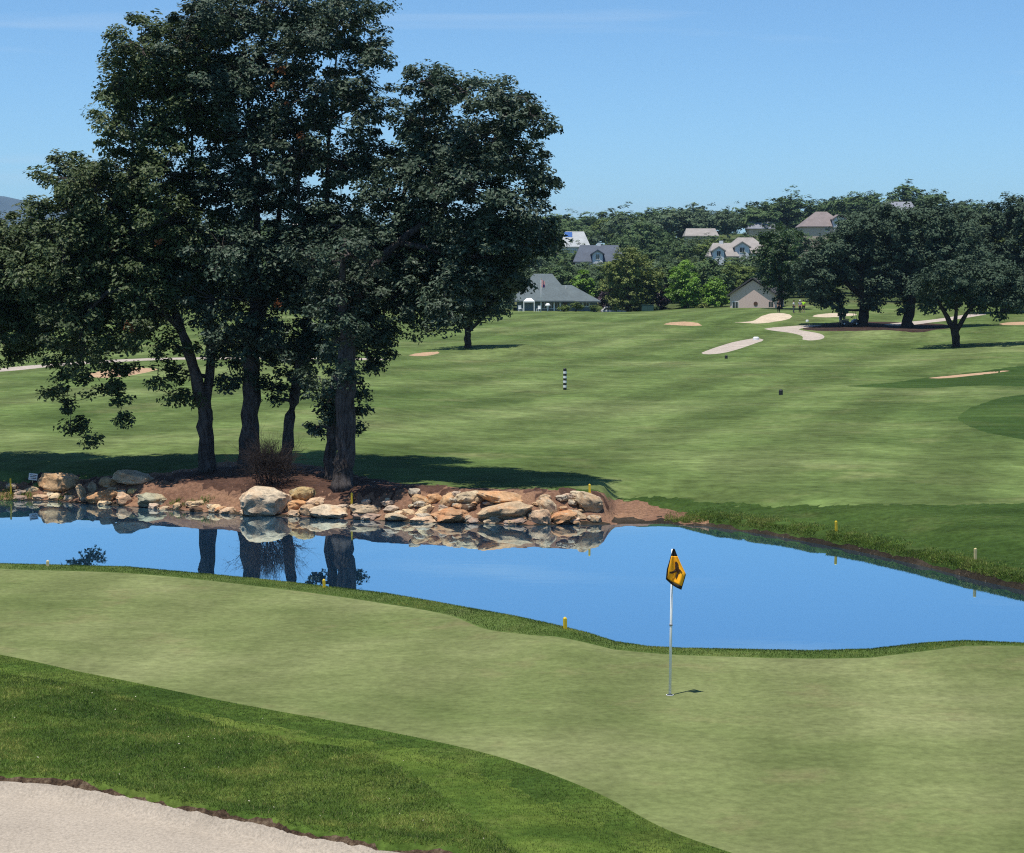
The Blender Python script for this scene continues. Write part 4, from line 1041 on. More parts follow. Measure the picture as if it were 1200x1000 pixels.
# tan gabled house
Yh = 338; zb = H(PY(881, 364, Yh)[0], Yh)-0.3; sc = PPM(Yh); q = lambda px: (px-881)/sc; ztop = lambda py: PY(881, py, Yh)[2]-zb
r = hroot('gabled_house', 'pinkish tan house whose plain gable end faces the course, with a dark round vent', 881, Yh, zb, -R(16))
gable_wall(MB(), q(855.5), q(908), 0, 10, -1.0, ztop(345), q(882), ztop(328.5)).build('wall', M['wall_tan'], r)
rb_ = MB()
for sx, xe, ye_ in ((-1, 852.5, 347.5), (1, 911, 347)):
    xa, za, xb, zb2 = q(xe), ztop(ye_), q(882), ztop(326.5)
    rb_.prism([(xa,za),(xb,zb2),(xb,zb2+.26),(xa,za+.26)], -0.45, 10.6)
rb_.build('roof', M['roof_dark'], r)
window(r, q(861.5), ztop(362), 0.9, 1.1, 0); window(r, q(903.5), ztop(360), 0.75, 0.9, 0, M['wall_tan'])
MB().tube([(q(885.5), -0.06, ztop(356)), (q(885.5), -0.01, ztop(356))], 0.34, 16).build('round_vent', M['brownwood'], r)
MB().box(q(884.6), q(886.4), -.05, -.004, ztop(358.5), ztop(356.5)).build('vent_base', M['brownwood'], r)
MB().box(q(858), q(865), -1.3, -.5, -.6, ztop(363)).build('planter_wall', M['wall_cream'], r)
# houses on the hill
def hill_house(name, label, px, pytop, Y, wpx, hpx, wall, roofm, depth=9, ridge=0.55, wallh=0.5, chim=None, gables=(), wins=(), panels=None):
    sc = PPM(Y); zt = PY(px, pytop, Y)[2]; ht = hpx/sc; zb = zt-ht; g = H(PY(px, 300, Y)[0], Y)
    r = hroot(name, label, px, Y, zb); w = wpx/sc
    MB().box(-w/2+.5, w/2-.5, .5, depth-.5, min(-2, g-zb-1), ht*wallh+.05).build('wall', wall, r)
    rr = roof_mb(-w/2, w/2, 0, depth, ht*wallh, (-w/2*ridge, depth/2), (w/2*ridge, depth/2), ht).build('roof', roofm, r)
    for gx, gw, gtop, gout in gables:      # projecting gables: centre px offset, width px, top px below ridge, projection m
        x, ww, zt2 = gx/sc, gw/sc, ht-gtop/sc
        gable_wall(MB(), x-ww/2+.15, x+ww/2-.15, -gout, depth/2, min(-2, g-zb-1), zt2-ww*.32, x, zt2-.1).build('gable_wall', M['wall_white'], r)
        gb = MB()
        for s in (-1, 1):
            gb.prism([(x+s*(ww/2+.3), zt2-ww*.32-.22), (x, zt2-.04), (x, zt2+.22), (x+s*(ww/2+.3), zt2-ww*.32+.04)], -gout-.4, depth/2)
        gb.build('gable_roof', roofm, r)
        window(r, x, zt2-ww*.32-1.3, min(1.4, ww*.3), 1.2, -gout)
    for wx, wz, ww, wh in wins: window(r, wx/sc, wz, ww, wh, .5)
    if chim:
        cx, cw, chh = chim
        MB().box(cx/sc-cw/sc/2, cx/sc+cw/sc/2, depth/2-.4, depth/2+.4, ht*.7, ht+chh/sc).build('chimney', M['trimwhite'], rr)
    if panels:
        a0, a1, t0, t1 = panels; hz = lambda t: ht*(wallh+(1-wallh)*t); yv = lambda t: depth/2*t
        pn = MB().add([(a0/sc,yv(t0),hz(t0)+.08),(a1/sc,yv(t0),hz(t0)+.08),(a1/sc,yv(t1),hz(t1)+.08),(a0/sc,yv(t1),hz(t1)+.08)], [(0,1,2,3)])
        pn.build('solar_panel', plain('blue_solar_panel', (.05,.12,.32), 0.2, 0.6), rr)
    return r
hill_house('hill_house', 'house with a slate blue roof, white chimney and small white front gable, above the clubhouse', 703, 287, 480, 62, 30, M['wall_white'], M['roof_slate'], 12, 0.72, 0.35,
           chim=(0, 4, 2.5), gables=[(-3, 13, 6.5, 1.5)], wins=[(16, .6, 1.4, 1.2)])
hill_house('hill_house', 'pale roofed house with blue solar panels, higher and left of the slate roofed house', 674, 271, 560, 36, 24, M['wall_white'], M['roof_pale'], 11, 0.6, 0.25, panels=(-12, -3, .62, .95))
hill_house('hill_house', 'large white house with tan roof, one white front gable, right half of the hill', 876, 278, 500, 60, 32, M['wall_white'], M['roof_tan'], 12, 0.3, 0.42,
           gables=[(-8, 18, 6, 2.2)], wins=[(14, .6, 1.6, 1.2)])
hill_house('hill_house', 'low tan roofed white house with chimney, touching the larger white hill house', 848, 284.5, 496, 36, 24, M['wall_white'], M['roof_tan'], 10, 0.6, 0.35, chim=(-1, 4.5, 2.5), gables=[(-7, 14, 5, 1.8)])
hill_house('hill_house', 'house showing only a long thin tan roof among trees near the hilltop', 822, 267.5, 640, 40, 16, M['wall_cream'], M['roof_tan'], 9, 0.85, 0.45)
hill_house('hill_house', 'house with a grey blue roof half hidden left of the brown roofed hilltop house', 893, 259.5, 700, 34, 15, M['wall_cream'], M['roof_grey'], 9, 0.8, 0.45)
hill_house('hill_house', 'brown roofed hilltop house with a shaded gable on its right side', 965, 247.5, 560, 54, 27, M['wall_cream'], M['roof_brown'], 12, 0.25, 0.35, gables=[(17, 15, 4.5, 1.0)], wins=[(4, .8, 1.3, 1.1)])
hill_house('hill_house', 'house whose grey roof pokes out above the tallest right oaks', 1055, 236, 700, 38, 20, M['wall_cream'], M['roof_grey'], 10, 0.75, 0.4)
hill_house('hill_house', 'pale house glimpsed through the gap between the tall oak trunks near the skyline', 343, 262, 600, 30, 18, M['wall_cream'], M['roof_tan'], 9, 0.6, 0.45)
hill_house('hill_house', 'peach walled house glimpsed behind the distant twin-trunked oak at left', 152, 366, 300, 36, 26, plain('peach_stucco', (.55,.33,.22), 0.85, 0.1), M['roof_tan'], 9, 0.6, 0.7, wins=[(-6, .7, 1.2, 1.2), (7, .7, 1.2, 1.2)])

# ------------------------------------------------------------------ things round the clubhouse
def shrub(name, label, px, Y, lst, seed, lm, cat='shrub'):
    b = at(px, Y)
    mid(name, label, 0, 0, [[(px, 367, 2), (px, 362, 1.6), (px, 357, 1)]], lst, Y, seed, lm, 0.26, 0.42, 36, base=b, dyr=0.7, cat=cat)
shrub('clipped_shrub', 'leftmost of the three clipped mushroom-shaped shrubs before the clubhouse', 661, 342, [(657,361,3),(661,360,3.5),(665,361,3)], 61, M['hillleaf_olive'])
shrub('clipped_shrub', 'tallest of the three clipped shrubs, at the middle of the clubhouse front', 675, 342.5, [(672,359,3.2),(676,357.5,3.4),(679,360,3)], 62, M['hillleaf_olive'])
shrub('clipped_shrub', 'clipped shrub at the right end of the clubhouse front', 696, 342, [(693,361,3),(697,360,3),(700,362,3)], 63, M['hillleaf_olive'])
shrub('yellow_shrub', 'small yellowish shrub between the two lime green trees', 822, 346, [(820,361,4),(824,359,4.5),(827,362,4)], 64, M['oliveleaf'])
shrub('round_bush', 'dark round bush under the right side of the broad yellow-green tree', 765, 346, [(763,362,4),(768,361,4),(758,363,4)], 65, M['hillleaf_dark'])
def canopy():
    b = at(620, 342); sc = PPM(342); r = empty('patio_canopy', b); tag(r, 'white patio canopy on thin posts at the left corner of the clubhouse', 'canopy')
    w = 13/sc/2; h = PY(620, 353, 342)[2]-b[2]; h2 = PY(620, 349.5, 342)[2]-b[2]
    MB().add([(-w,-w,h),(w,-w,h),(w,w,h),(-w,w,h),(-w*.4,-w*.4,h2),(w*.4,-w*.4,h2),(w*.4,w*.4,h2),(-w*.4,w*.4,h2),
              (-w,-w,h-.2),(w,-w,h-.2),(w,w,h-.2),(-w,w,h-.2)],
             [(0,1,5,4),(1,2,6,5),(2,3,7,6),(3,0,4,7),(4,5,6,7),(0,8,9,1),(1,9,10,2),(2,10,11,3),(3,11,8,0)]).build('awning', M['trimwhite'], r)
    for sx in (-1, 1):
        for sy in (-1, 1): MB().tube([(sx*w*.93, sy*w*.93, -.1), (sx*w*.93, sy*w*.93, h-.05)], 0.09, 8).build('post', M['trimwhite'], r)
canopy()
def patio_chair(px, Y, lab, rz):
    b = at(px, Y); r = empty('patio_chair', b, rz); tag(r, lab, 'chair')
    MB().box(-.28,.28,-.28,.28,.42,.48).build('seat', M['trimwhite'], r, bevel=.015); MB().box(-.28,.28,.24,.30,.48,1.0).build('backrest', M['trimwhite'], r, bevel=.015)
    for sx in (-1,1):
        for sy in (-1,1): MB().box(sx*.25-.03,sx*.25+.03,sy*.25-.03,sy*.25+.03,-.05,.42).build('leg', M['trimwhite'], r)
patio_chair(610, 340, 'white patio chair left of the white patio canopy', 0.5)
patio_chair(631, 338, 'white patio chair on the lawn just right of the white patio canopy', -0.6)
def patio_table():
    b = at(642, 341.5); r = empty('patio_umbrella', b); tag(r, 'small pale dome-shaped parasol on the clubhouse patio', 'parasol')
    pts = [(0,0,.9+.5*math.sin(t)) for t in np.linspace(0, math.pi/2, 6)]; rad = [.45*math.cos(t)+.01 for t in np.linspace(0, math.pi/2, 6)]
    MB().tube(pts, rad, 14).build('dome', M['trimwhite'], r, True); MB().tube([(0,0,-.05),(0,0,.95)], .04, 8).build('pole', M['whitepaint'], r)
patio_table()
def us_flag():
    b = at(634, 339); sc = PPM(339); r = empty('flagpole', b); tag(r, 'thin flagpole with a limp red, white and blue flag before the clubhouse roof', 'flagpole')
    zt = PY(634, 327, 339)[2]-b[2]
    MB().tube([(0,0,-.1),(0,0,zt)], [.05,.035], 8).build('pole', M['trimwhite'], r, True)
    MB().tube([(0,0,zt),(0,0,zt+.1)], [.08,.05], 8).build('finial', plain('gold_ball', (.5,.35,.08), .4, .5), r, True)
    cr, cw, cb = plain('red_cloth', (.45,.05,.06), .8, .1), plain('white_cloth', (.72,.66,.66), .8, .1), plain('blue_cloth', (.03,.04,.14), .8, .1)
    fl = None
    for k in range(7):
        m = MB(); x0, x1 = .05+k*.085, .05+(k+1)*.085; y = lambda x: .09*math.sin(x*16)
        m.add([(x0,y(x0),zt-.05-.55*x0),(x1,y(x1),zt-.05-.55*x1),(x1,y(x1),zt-1.35-.2*x1),(x0,y(x0),zt-1.35)], [(0,1,2,3)])
        if fl is None: fl = m.build('flag', cr, r)
        else: m.build('stripe', cw if k % 2 else cr, fl)
    MB().add([(.28,-.13,zt-.95),(.60,-.13,zt-.95),(.60,-.11,zt-1.4),(.30,-.12,zt-1.45)], [(0,1,2,3)]).build('canton', cb, fl)
us_flag()
def cabinet():
    b = at(759, 343); r = empty('utility_cabinet', b); tag(r, 'dark green utility cabinet under the broad yellow-green tree', 'cabinet')
    gm = plain('dark_green_paint', (.03,.07,.06), .5, .4)
    MB().box(-1.0,1.0,-.5,.5,-.2,1.0).build('body', gm, r, bevel=.03); MB().box(-1.06,1.06,-.56,.56,1.0,1.07).build('lid', gm, r)
    MB().box(-.95,-.02,-.53,-.504,.05,.92).build('door', gm, r); MB().box(.02,.95,-.53,-.504,.05,.92).build('door', gm, r)
cabinet()
def car():
    b = at(719, 353); r = empty('parked_car', b); tag(r, 'white parked car showing only its roof and windows above the lawn crest', 'car')
    b_z = b[2]
    wm = plain('white_car_paint', (.78,.79,.8), .25, .6, .03); bl = plain('tyre_rubber', (.02,.02,.02), .8, .2)
    prof = [(-2.15,.35),(2.15,.35),(2.2,.75),(1.35,.92),(-2.1,.98),(-2.2,.7)]
    MB().prism(prof, -.85, .85).build('body', wm, r, bevel=.08)
    cab = [(-1.95,.99),(1.15,.94),(.45,1.47),(-1.45,1.5)]
    MB().prism(cab, -.72, .72).build('cabin', wm, r, bevel=.08)
    for s in (-1, 1):
        y0, y1 = (s*.725, s*.74) if s > 0 else (-.74, -.725)
        MB().prism([(-1.7,1.02),(-.35,1.0),(-.35,1.4),(-1.35,1.42)], y0, y1).build('side_window', M['glass'], r)
        MB().prism([(-.25,1.0),(.85,.98),(.38,1.39),(-.25,1.4)], y0, y1).build('side_window', M['glass'], r)
    MB().add([(1.17,-.6,.97),(1.17,.6,.97),(.52,.55,1.45),(.52,-.55,1.45)], [(0,1,2,3)]).build('windscreen', M['glass'], r)
    for x in (-1.35, 1.35):
        for y in (-.8, .8):
            w = MB().tube([(x,y-.1,.33),(x,y+.1,.33)], .33, 16).build('wheel', bl, r)
            MB().tube([(x,y-.115,.33),(x,y+.115,.33)], .19, 12).build('rim', plain('rim_metal', (.4,.4,.4), .4, .5), w)
car()
def cart():
    g = G(995, 381.5); r = empty('golf_cart', g, R(8)); tag(r, 'dark golf cart parked in the shade of the large oak by the right mulch bed', 'golf cart')
    dk = plain('dark_cart_paint', (.03,.035,.04), .35, .5); st = plain('beige_seat', (.3,.26,.2), .7, .2); bl = plain('cart_tyre', (.015,.015,.015), .8, .2)
    MB().prism([(-1.15,.3),(1.1,.3),(1.2,.62),(.85,.82),(.45,.62),(.35,.38),(-.15,.38),(-.2,.66),(-1.15,.72)], -.55, .55).build('body', dk, r, bevel=.04)
    MB().box(-.65,-.12,-.5,.5,.72,.84).build('seat', st, r, bevel=.03); MB().box(-.74,-.62,-.5,.5,.84,1.2).build('backrest', st, r, bevel=.03)
    MB().box(-1.0,.75,-.6,.6,1.82,1.9).build('roof', dk, r, bevel=.03)
    for x, x2 in ((-.9,-.9),(.85,.6)):
        for y in (-.5,.5): MB().tube([(x,y,.7),(x2,y,1.83)], .025, 6).build('roof_post', dk, r)
    MB().tube([(.5,-.25,.75),(.28,-.25,1.05)], .02, 6).build('steering_column', dk, r)
    MB().tube([(.29,-.25,1.03),(.26,-.25,1.07)], .17, 12).build('steering_wheel', bl, r)
    for k in range(2): MB().tube([(-1.1,-.2+.4*k,.72),(-1.2,-.2+.4*k,1.45)], [.13,.16], 10).build('golf_bag', plain('white_bag' if k else 'navy_bag', (.5,.5,.5) if k else (.03,.03,.08), .6, .3), r)
    for x in (-.8, .8):
        for y in (-.5, .5):
            w = MB().tube([(x,y-.09,.23),(x,y+.09,.23)], .23, 14).build('wheel', bl, r)
            MB().tube([(x,y-.1,.23),(x,y+.1,.23)], .12, 10).build('rim', M['trimwhite'], w)
cart()

# ------------------------------------------------------------------ golfers
def skin_mesh(name, V, E, rad, m, par, sub=2):
    me = bpy.data.meshes.new(name); me.from_pydata([tuple(v) for v in V], E, []); me.update()
    o = link_mesh(name, me, m, par); o.modifiers.new('skin', 'SKIN')
    for i, sv in enumerate(me.skin_vertices[0].data):
        sv.radius = (rad[i][0], rad[i][1]) if hasattr(rad[i], '__len__') else (rad[i], rad[i]); sv.use_root = (i == 0)
    s = o.modifiers.new('subdivision', 'SUBSURF'); s.levels = sub; s.render_levels = sub
    return o
SK = plain('skin', (.42,.24,.16), .6, .3, .05)
def person(px, py, label, shirt, trousers, hat, rz, short=False, arm=0.0, hair=(.03,.02,.015)):
    g = G(px, py); r = empty('person', g, rz); tag(r, label, 'person')
    V = [(0,0,.96),(0,.0,1.16),(0,-.01,1.38),(0,0,1.50),(0,-.02,1.58),(0,-.03,1.72)]; rad = [(.15,.10),(.14,.10),(.17,.10),(.055,.055),(.075,.085),(.07,.08)]
    E = [(0,1),(1,2),(2,3),(3,4),(4,5)]
    sh = {}
    for s in (-1, 1):
        i = len(V); V += [(s*.19,0,1.41),(s*.24,.03,1.14),(s*(.24-.10*arm),-.06-.22*arm,.90+.12*arm),(s*(.24-.14*arm),-.09-.26*arm,.82+.10*arm)]
        rad += [.058,.046,.036,(.042,.022)]; E += [(2,i),(i,i+1),(i+1,i+2),(i+2,i+3)]
        h = np.array(V[-1]); j = i+3
        for k, (dx, L) in enumerate(((-.024,.075),(-.008,.085),(.008,.08),(.024,.062))):
            n = len(V); V += [tuple(h+[dx*.4,dx,-.04]), tuple(h+[dx*.4-s*.01,dx,-.04-L*.6]), tuple(h+[-s*.022,dx,-.04-L])]; rad += [.010,.009,.008]; E += [(j,n),(n,n+1),(n+1,n+2)]
        n = len(V); V += [tuple(h+[-s*.02,-.035,-.01]), tuple(h+[-s*.03,-.055,-.055])]; rad += [.011,.009]; E += [(j,n),(n,n+1)]
        i = len(V); V += [(s*.10,0,.88),(s*.11,-.01,.50),(s*.12,.02,.09),(s*.13,-.14,.04)]; rad += [.088,.06,.042,(.045,.03)]; E += [(0,i),(i,i+1),(i+1,i+2),(i+2,i+3)]
    skin_mesh('body', V, E, rad, SK, r)
    tV = [(0,0,.95),(0,0,1.16),(0,-.01,1.38),(0,0,1.47)]; tr_ = [(.175,.125),(.165,.125),(.19,.12),(.075,.075)]; tE = [(0,1),(1,2),(2,3)]
    for s in (-1, 1):
        i = len(tV); tV += [(s*.20,0,1.41),(s*.235,.025,1.18)]; tr_ += [.075,.068]; tE += [(2,i),(i,i+1)]
    skin_mesh('shirt', tV, tE, tr_, plain('shirt_cloth', shirt, .85, .1, .05), r)
    tV = [(0,0,.95)]; tr_ = [(.165,.118)]; tE = []
    for s in (-1, 1):
        i = len(tV); tV += [(s*.10,0,.86),(s*.11,-.01,.50)]; tr_ += [.105,.082]; tE += [(0,i),(i,i+1)]
        if not short: tV.append((s*.12,.02,.10)); tr_.append(.068); tE.append((i+1,i+2))
    skin_mesh('shorts' if short else 'trousers', tV, tE, tr_, plain('trouser_cloth', trousers, .85, .1, .05), r)
    h = MB()
    pts = [(0,-.02,1.665+.125*math.sin(t)) for t in np.linspace(0, math.pi/2, 6)]; h.tube(pts, [.108*math.cos(t)+.004 for t in np.linspace(0, math.pi/2, 6)], 14)
    if hat: h.add([(-.085,-.10,1.67),(.085,-.10,1.67),(.06,-.21,1.655),(-.06,-.21,1.655),(-.085,-.10,1.682),(.085,-.10,1.682),(.06,-.21,1.667),(-.06,-.21,1.667)], [(0,1,2,3),(7,6,5,4),(0,4,5,1),(1,5,6,2),(2,6,7,3),(3,7,4,0)])
    h.build('cap' if hat else 'hair', plain('cap_cloth', hat or hair, .8, .1), r, True)
    f = MB()
    for s in (-1, 1): f.add(ICO*0.011+np.array([s*.032,-.112,1.655]), ICF)
    eo = f.build('eyes', M['blackpaint'], r, True)
    n = MB().add(ICO*np.array([.014,.02,.022])+np.array([0,-.118,1.625]), ICF).build('nose', SK, r, True)
    MB().add(ICO*np.array([.028,.008,.007])+np.array([0,-.105,1.585]), ICF).build('mouth', plain('lips', (.3,.1,.09), .6, .2), r, True)
    e = MB()
    for s in (-1, 1): e.add(ICO*np.array([.014,.026,.036])+np.array([s*.088,-.01,1.64]), ICF)
    e.build('ears', SK, r, True)
    sh_ = MB()
    for s in (-1, 1): sh_.add(ICO*np.array([.055,.14,.05])+np.array([s*.125,-.07,.045]), ICF)
    sh_.build('shoes', plain('shoe_leather', (.5,.5,.48) if short else (.05,.05,.05), .6, .3), r, True)
    return r
person(912.5, 366.5, 'person in all dark clothes standing alone above the pale bunker left of the group', (.02,.02,.025), (.015,.015,.02), None, R(20))
person(930, 367, 'person in a white shirt and grey trousers, left of the pair by the right oaks', (.78,.80,.84), (.10,.10,.12), None, R(70), arm=.6)
person(937.5, 366.6, 'person in a white cap and dark vest standing beside the lime green shirt', (.30,.30,.36), (.02,.02,.03), (.8,.8,.8), R(-30))
person(941.5, 366.4, 'person in a bright lime green shirt and dark shorts', (.42,.78,.04), (.02,.02,.03), None, R(160), short=True, arm=.4)

# ------------------------------------------------------------------ mountains far away
def mountain():
    n = 90; Ym = 9500
    px = np.linspace(-500, 420, n)
    top = np.interp(px, [-500,-300,-120,-20,5,30,90,200,330,420], [262,240,232,228,230,236,246,256,266,274])+1.2*vnoise(px/14, px*0, 8)+.6*vnoise(px/5, px*0, 9)
    V, Fc = [], []
    for k, (dy, f) in enumerate(((-1600, -.1), (-900, .45), (-350, .82), (0, 1.0), (900, .6), (2200, -.1))):
        for i in range(n):
            p = PY(px[i], top[i], Ym); z = p[2]*f*(1+(.12*float(vnoise(np.array([px[i]/17.]), np.array([k*3.1]), 3)[0]) if f < 1 and f > 0 else 0))
            V.append((p[0], Ym+dy, z))
    for k in range(5):
        for i in range(n-1): Fc.append((k*n+i, k*n+i+1, (k+1)*n+i+1, (k+1)*n+i))
    o = MB().add(V, Fc).build('mountain', plain('mountain_scrub', (.05,.065,.07), .95, .05, .3, 0.004), None, True)
    tag(o, 'hazy blue mountain far away at the left edge', 'mountain', kind='structure')
mountain()

# ------------------------------------------------------------------ near grass blades and shore weeds
def blades(name, label, X_, Y_, hgt, wid, mat, seed, lean=0.35):
    rng = np.random.default_rng(seed); n = len(X_)
    Z_ = height(X_, Y_)-0.006
    B = np.stack([X_, Y_, Z_], 1)
    h = hgt*rng.uniform(.5, 1.3, n); a = rng.uniform(0, 2*math.pi, n); w = wid*rng.uniform(.6, 1.3, n)
    dx = np.stack([np.cos(a), np.sin(a), 0*a], 1)*w[:, None]/2
    ln = rng.normal(size=(n, 2))*lean
    tip = B+np.stack([ln[:, 0]*h, ln[:, 1]*h, h], 1)
    V_ = np.stack([B-dx, B+dx, tip], 1).reshape(-1, 3)
    o = link_mesh(name, np_mesh(name, V_, [np.arange(3*n).reshape(n, 3)]), mat)
    tag(o, label, 'grass', kind='stuff'); return o
def blade_mat(name, dark, midc, yel, scale=0.55):
    t = NT(name); g = t.n('ShaderNodeNewGeometry')
    p = t.noise(scale, 4, 0.65, dist=0.5)
    col = t.ramp(p, [(0.38, dark), (0.51, midc), (0.63, yel)])
    q = t.noise(scale*4.5, 3, 0.6)
    col = t.mix(1.0, col, t.grey(t.rng(q, 0.3, 0.7, 0.72, 1.3)), 'MULTIPLY')
    v = t.rng(g.outputs['Random Per Island'], 0, 1, 0.6, 1.45)
    col = t.mix(1.0, col, t.grey(v), 'MULTIPLY')
    st = t.rng(g.outputs['Random Per Island'], 0.93, 0.97, 0, 0.8)
    col = t.mix(st, col, (.26,.23,.10))
    t.base(col, .65, .2)
    trn = t.n('ShaderNodeBsdfTranslucent'); t.l(col, trn.inputs[0])
    ms = t.n('ShaderNodeMixShader'); ms.inputs[0].default_value = 0.3
    t.l(t.b.outputs[0], ms.inputs[1]); t.l(trn.outputs[0], ms.inputs[2]); t.l(ms.outputs[0], t.out.inputs[0])
    return t.m
M['blade'] = blade_mat('grass_blades', (.046,.088,.016), (.105,.165,.026), (.25,.27,.06), 0.8)
M['bladecollar'] = blade_mat('collar_blades', (.052,.094,.016), (.115,.175,.026), (.25,.27,.06), 0.8)
M['bladefirst'] = blade_mat('first_cut_blades', (.036,.072,.013), (.058,.10,.018), (.09,.135,.026), 0.8)
M['weed'] = blade_mat('shore_grass_blades', (.07,.12,.022), (.12,.185,.03), (.19,.22,.055), 0.8)
gr = np.random.default_rng(900)
def scatter(n, ymin, ymax, umin, umax, test):
    y = np.sqrt(gr.uniform(ymin**2, ymax**2, n)); u = gr.uniform(umin, umax, n); x = u*y
    k = test(x, y); return x[k], y[k]
x, y = scatter(420000, 20.0, 34, -.30, .06, lambda x, y: (sdist(ROUGH, x, y) > 0) & (bunker_sd(x, y) < 0.0))
blades('rough_grass', 'uneven dark green grass blades of the rough by the front bunker', x, y, .042, .009, M['blade'], 1, .6)
x, y = scatter(330000, 19.5, 34, -.30, .12, lambda x, y: (sdist(ROUGH, x, y) <= 0) & (sdist(GREEN, x, y) < -0.8) & (bunker_sd(x, y) < 0))
blades('collar_grass', 'shorter mid green grass blades between the rough and the green', x, y, .022, .008, M['bladecollar'], 2)
x, y = scatter(420000, 19.5, 36, -.30, .15, lambda x, y: (sdist(GREEN, x, y) < -0.02) & (sdist(GREEN, x, y) > -0.95) & (y < 0.93*np.interp(x/y, CR_U, CR_Y)-1.5))
blades('first_cut_grass', 'dark short grass blades edging the front of the putting green', x, y, .024, .008, M['bladefirst'], 6)
u_ = gr.uniform(-.30, .30, 150000); ye_ = np.interp(u_, CR_U, CR_Y); y = ye_+gr.uniform(-2.6, 0.7, len(u_)); x = u_*y; k = sdist(GREEN, x, y) < -0.03
blades('fringe_grass', 'short fringe grass along the crest behind the green', x[k], y[k], .028, .012, M['bladecollar'], 3)
u_ = gr.uniform(.075, .32, 42000); ys_ = np.interp(u_, SH_U, SH_Y); y = ys_+np.abs(gr.normal(size=len(u_)))*0.8+0.16; x = u_*y
clump = vnoise(x*1.1, y*1.1, 71)+.5*vnoise(x*3.3, y*3.3, 72) > -0.55
blades('shore_grass', 'longer ragged grass overhanging the far right pond edge', x[clump], y[clump], .075, .022, M['weed'], 4, .6)
sx_ = gr.uniform(-.27, .02, 900); sy_ = gr.uniform(21.5, 31, 900); sx_ = sx_*sy_
kk = (sdist(GREEN, sx_, sy_) < -.1) & (bunker_sd(sx_, sy_) < -.1); sx_, sy_ = sx_[kk][:45], sy_[kk][:45]
cv_, cf_ = leaves(np.stack([sx_, sy_, height(sx_, sy_)+.04], 1), .024, gr)
tag(link_mesh('fallen_leaves', np_mesh('fallen_leaves', cv_, [cf_]), plain('dry_pale_leaf', (.5,.46,.34), .8, .1)), 'scattered tiny pale leaf bits lying on the front rough', 'leaf litter', kind='stuff')
def weeds():
    X_, Y_ = [], []
    for px, py, n, s in ((222,591,90,.2),(206,589,60,.15),(240,588,80,.2),(180,590,50,.15),(8,583,260,.45),(-10,580,200,.5),(30,582,120,.3),(590,603,40,.12),(640,600,60,.15),(75,583,50,.15)):
        g = G(px, py); X_.append(g[0]+gr.normal(size=n)*s); Y_.append(g[1]+gr.normal(size=n)*s*.6)
    blades('bank_weeds', 'small green weed tufts between the bank stones', np.concatenate(X_), np.concatenate(Y_), .17, .035, M['weed'], 5, .6)
weeds()
# ------------------------------------------------------------------ light
SUN_EL = R(75); SDIR = Vector((-0.66*math.cos(SUN_EL), -0.75*math.cos(SUN_EL), math.sin(SUN_EL)))
sl = bpy.data.lights.new('sun', 'SUN'); sl.energy = 5.0; sl.angle = R(0.53); sl.color = (1, .95, .88)
so = bpy.data.objects.new('sun', sl); COL.objects.link(so); so.rotation_euler = SDIR.to_track_quat('Z', 'Y').to_euler()
so.location = (-30, -20, 80)
wd = bpy.data.worlds.new('World'); S.world = wd; wd.use_nodes = True
nt = wd.node_tree; bg = nt.nodes['Background']
sky = nt.nodes.new('ShaderNodeTexSky'); sky.sky_type = 'NISHITA'; sky.sun_disc = False
sky.sun_elevation = SUN_EL; sky.sun_rotation = math.atan2(SDIR.x, SDIR.y)
sky.altitude = 2500; sky.air_density = 1.0; sky.dust_density = 0.25; sky.ozone_density = 4.0
mx = nt.nodes.new('ShaderNodeMix'); mx.data_type = 'RGBA'; mx.blend_type = 'MULTIPLY'; mx.inputs[0].default_value = 1
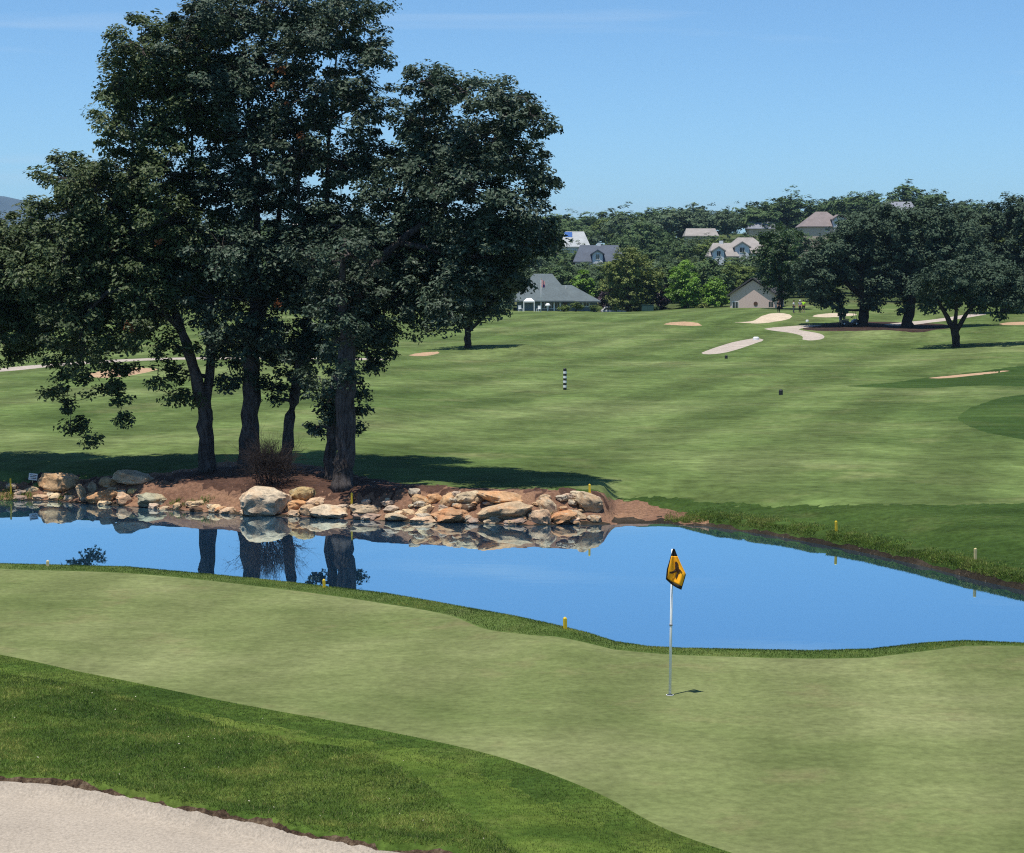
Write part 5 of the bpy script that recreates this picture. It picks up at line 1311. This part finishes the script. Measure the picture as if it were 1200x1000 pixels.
nt.links.new(sky.outputs[0], mx.inputs[6]); mx.inputs[7].default_value = (.745, .98, 1.10, 1)
tc = nt.nodes.new('ShaderNodeTexCoord'); mp = nt.nodes.new('ShaderNodeMapping'); mp.inputs['Scale'].default_value = (1.6, 1.6, 22)
nz = nt.nodes.new('ShaderNodeTexNoise'); nz.inputs['Scale'].default_value = 2.2; nz.inputs['Detail'].default_value = 6; nz.inputs['Distortion'].default_value = .5
nt.links.new(tc.outputs['Generated'], mp.inputs[0]); nt.links.new(mp.outputs[0], nz.inputs['Vector'])
mr = nt.nodes.new('ShaderNodeMapRange'); mr.inputs[1].default_value = .58; mr.inputs[2].default_value = .82; mr.inputs[4].default_value = .30
nt.links.new(nz.outputs['Fac'], mr.inputs[0])
cm = nt.nodes.new('ShaderNodeMix'); cm.data_type = 'RGBA'; nt.links.new(mr.outputs[0], cm.inputs[0]); nt.links.new(mx.outputs[2], cm.inputs[6]); cm.inputs[7].default_value = (5.6, 6.4, 7.2, 1)
nt.links.new(cm.outputs[2], bg.inputs[0]); bg.inputs[1].default_value = 0.115
vs = S.view_settings; vs.view_transform = 'Standard'; vs.look = 'None'; vs.exposure = 0.18; vs.gamma = 1.0; vs.use_curve_mapping = False
S.cycles.volume_bounces = 0; S.cycles.use_denoising = False; S.cycles.filter_width = 1.15
S.cycles.max_bounces = 6; S.cycles.transparent_max_bounces = 8
S.cycles.caustics_reflective = False; S.cycles.caustics_refractive = False

# ------------------------------------------------------------------ air
hm = bpy.data.materials.new('haze'); hm.use_nodes = True; ht_ = hm.node_tree; ht_.nodes.clear()
ho = ht_.nodes.new('ShaderNodeOutputMaterial'); hv = ht_.nodes.new('ShaderNodeVolumePrincipled')
hv.inputs['Color'].default_value = (.5,.76,1.0,1); hv.inputs['Density'].default_value = HAZE; hv.inputs['Anisotropy'].default_value = 0.2
ht_.links.new(hv.outputs[0], ho.inputs['Volume'])
hz = MB().box(-16000, 16000, -200, 14500, -80, 420).build('haze', hm); tag(hz, 'thin blue air fading the far mountain', 'haze', kind='stuff')
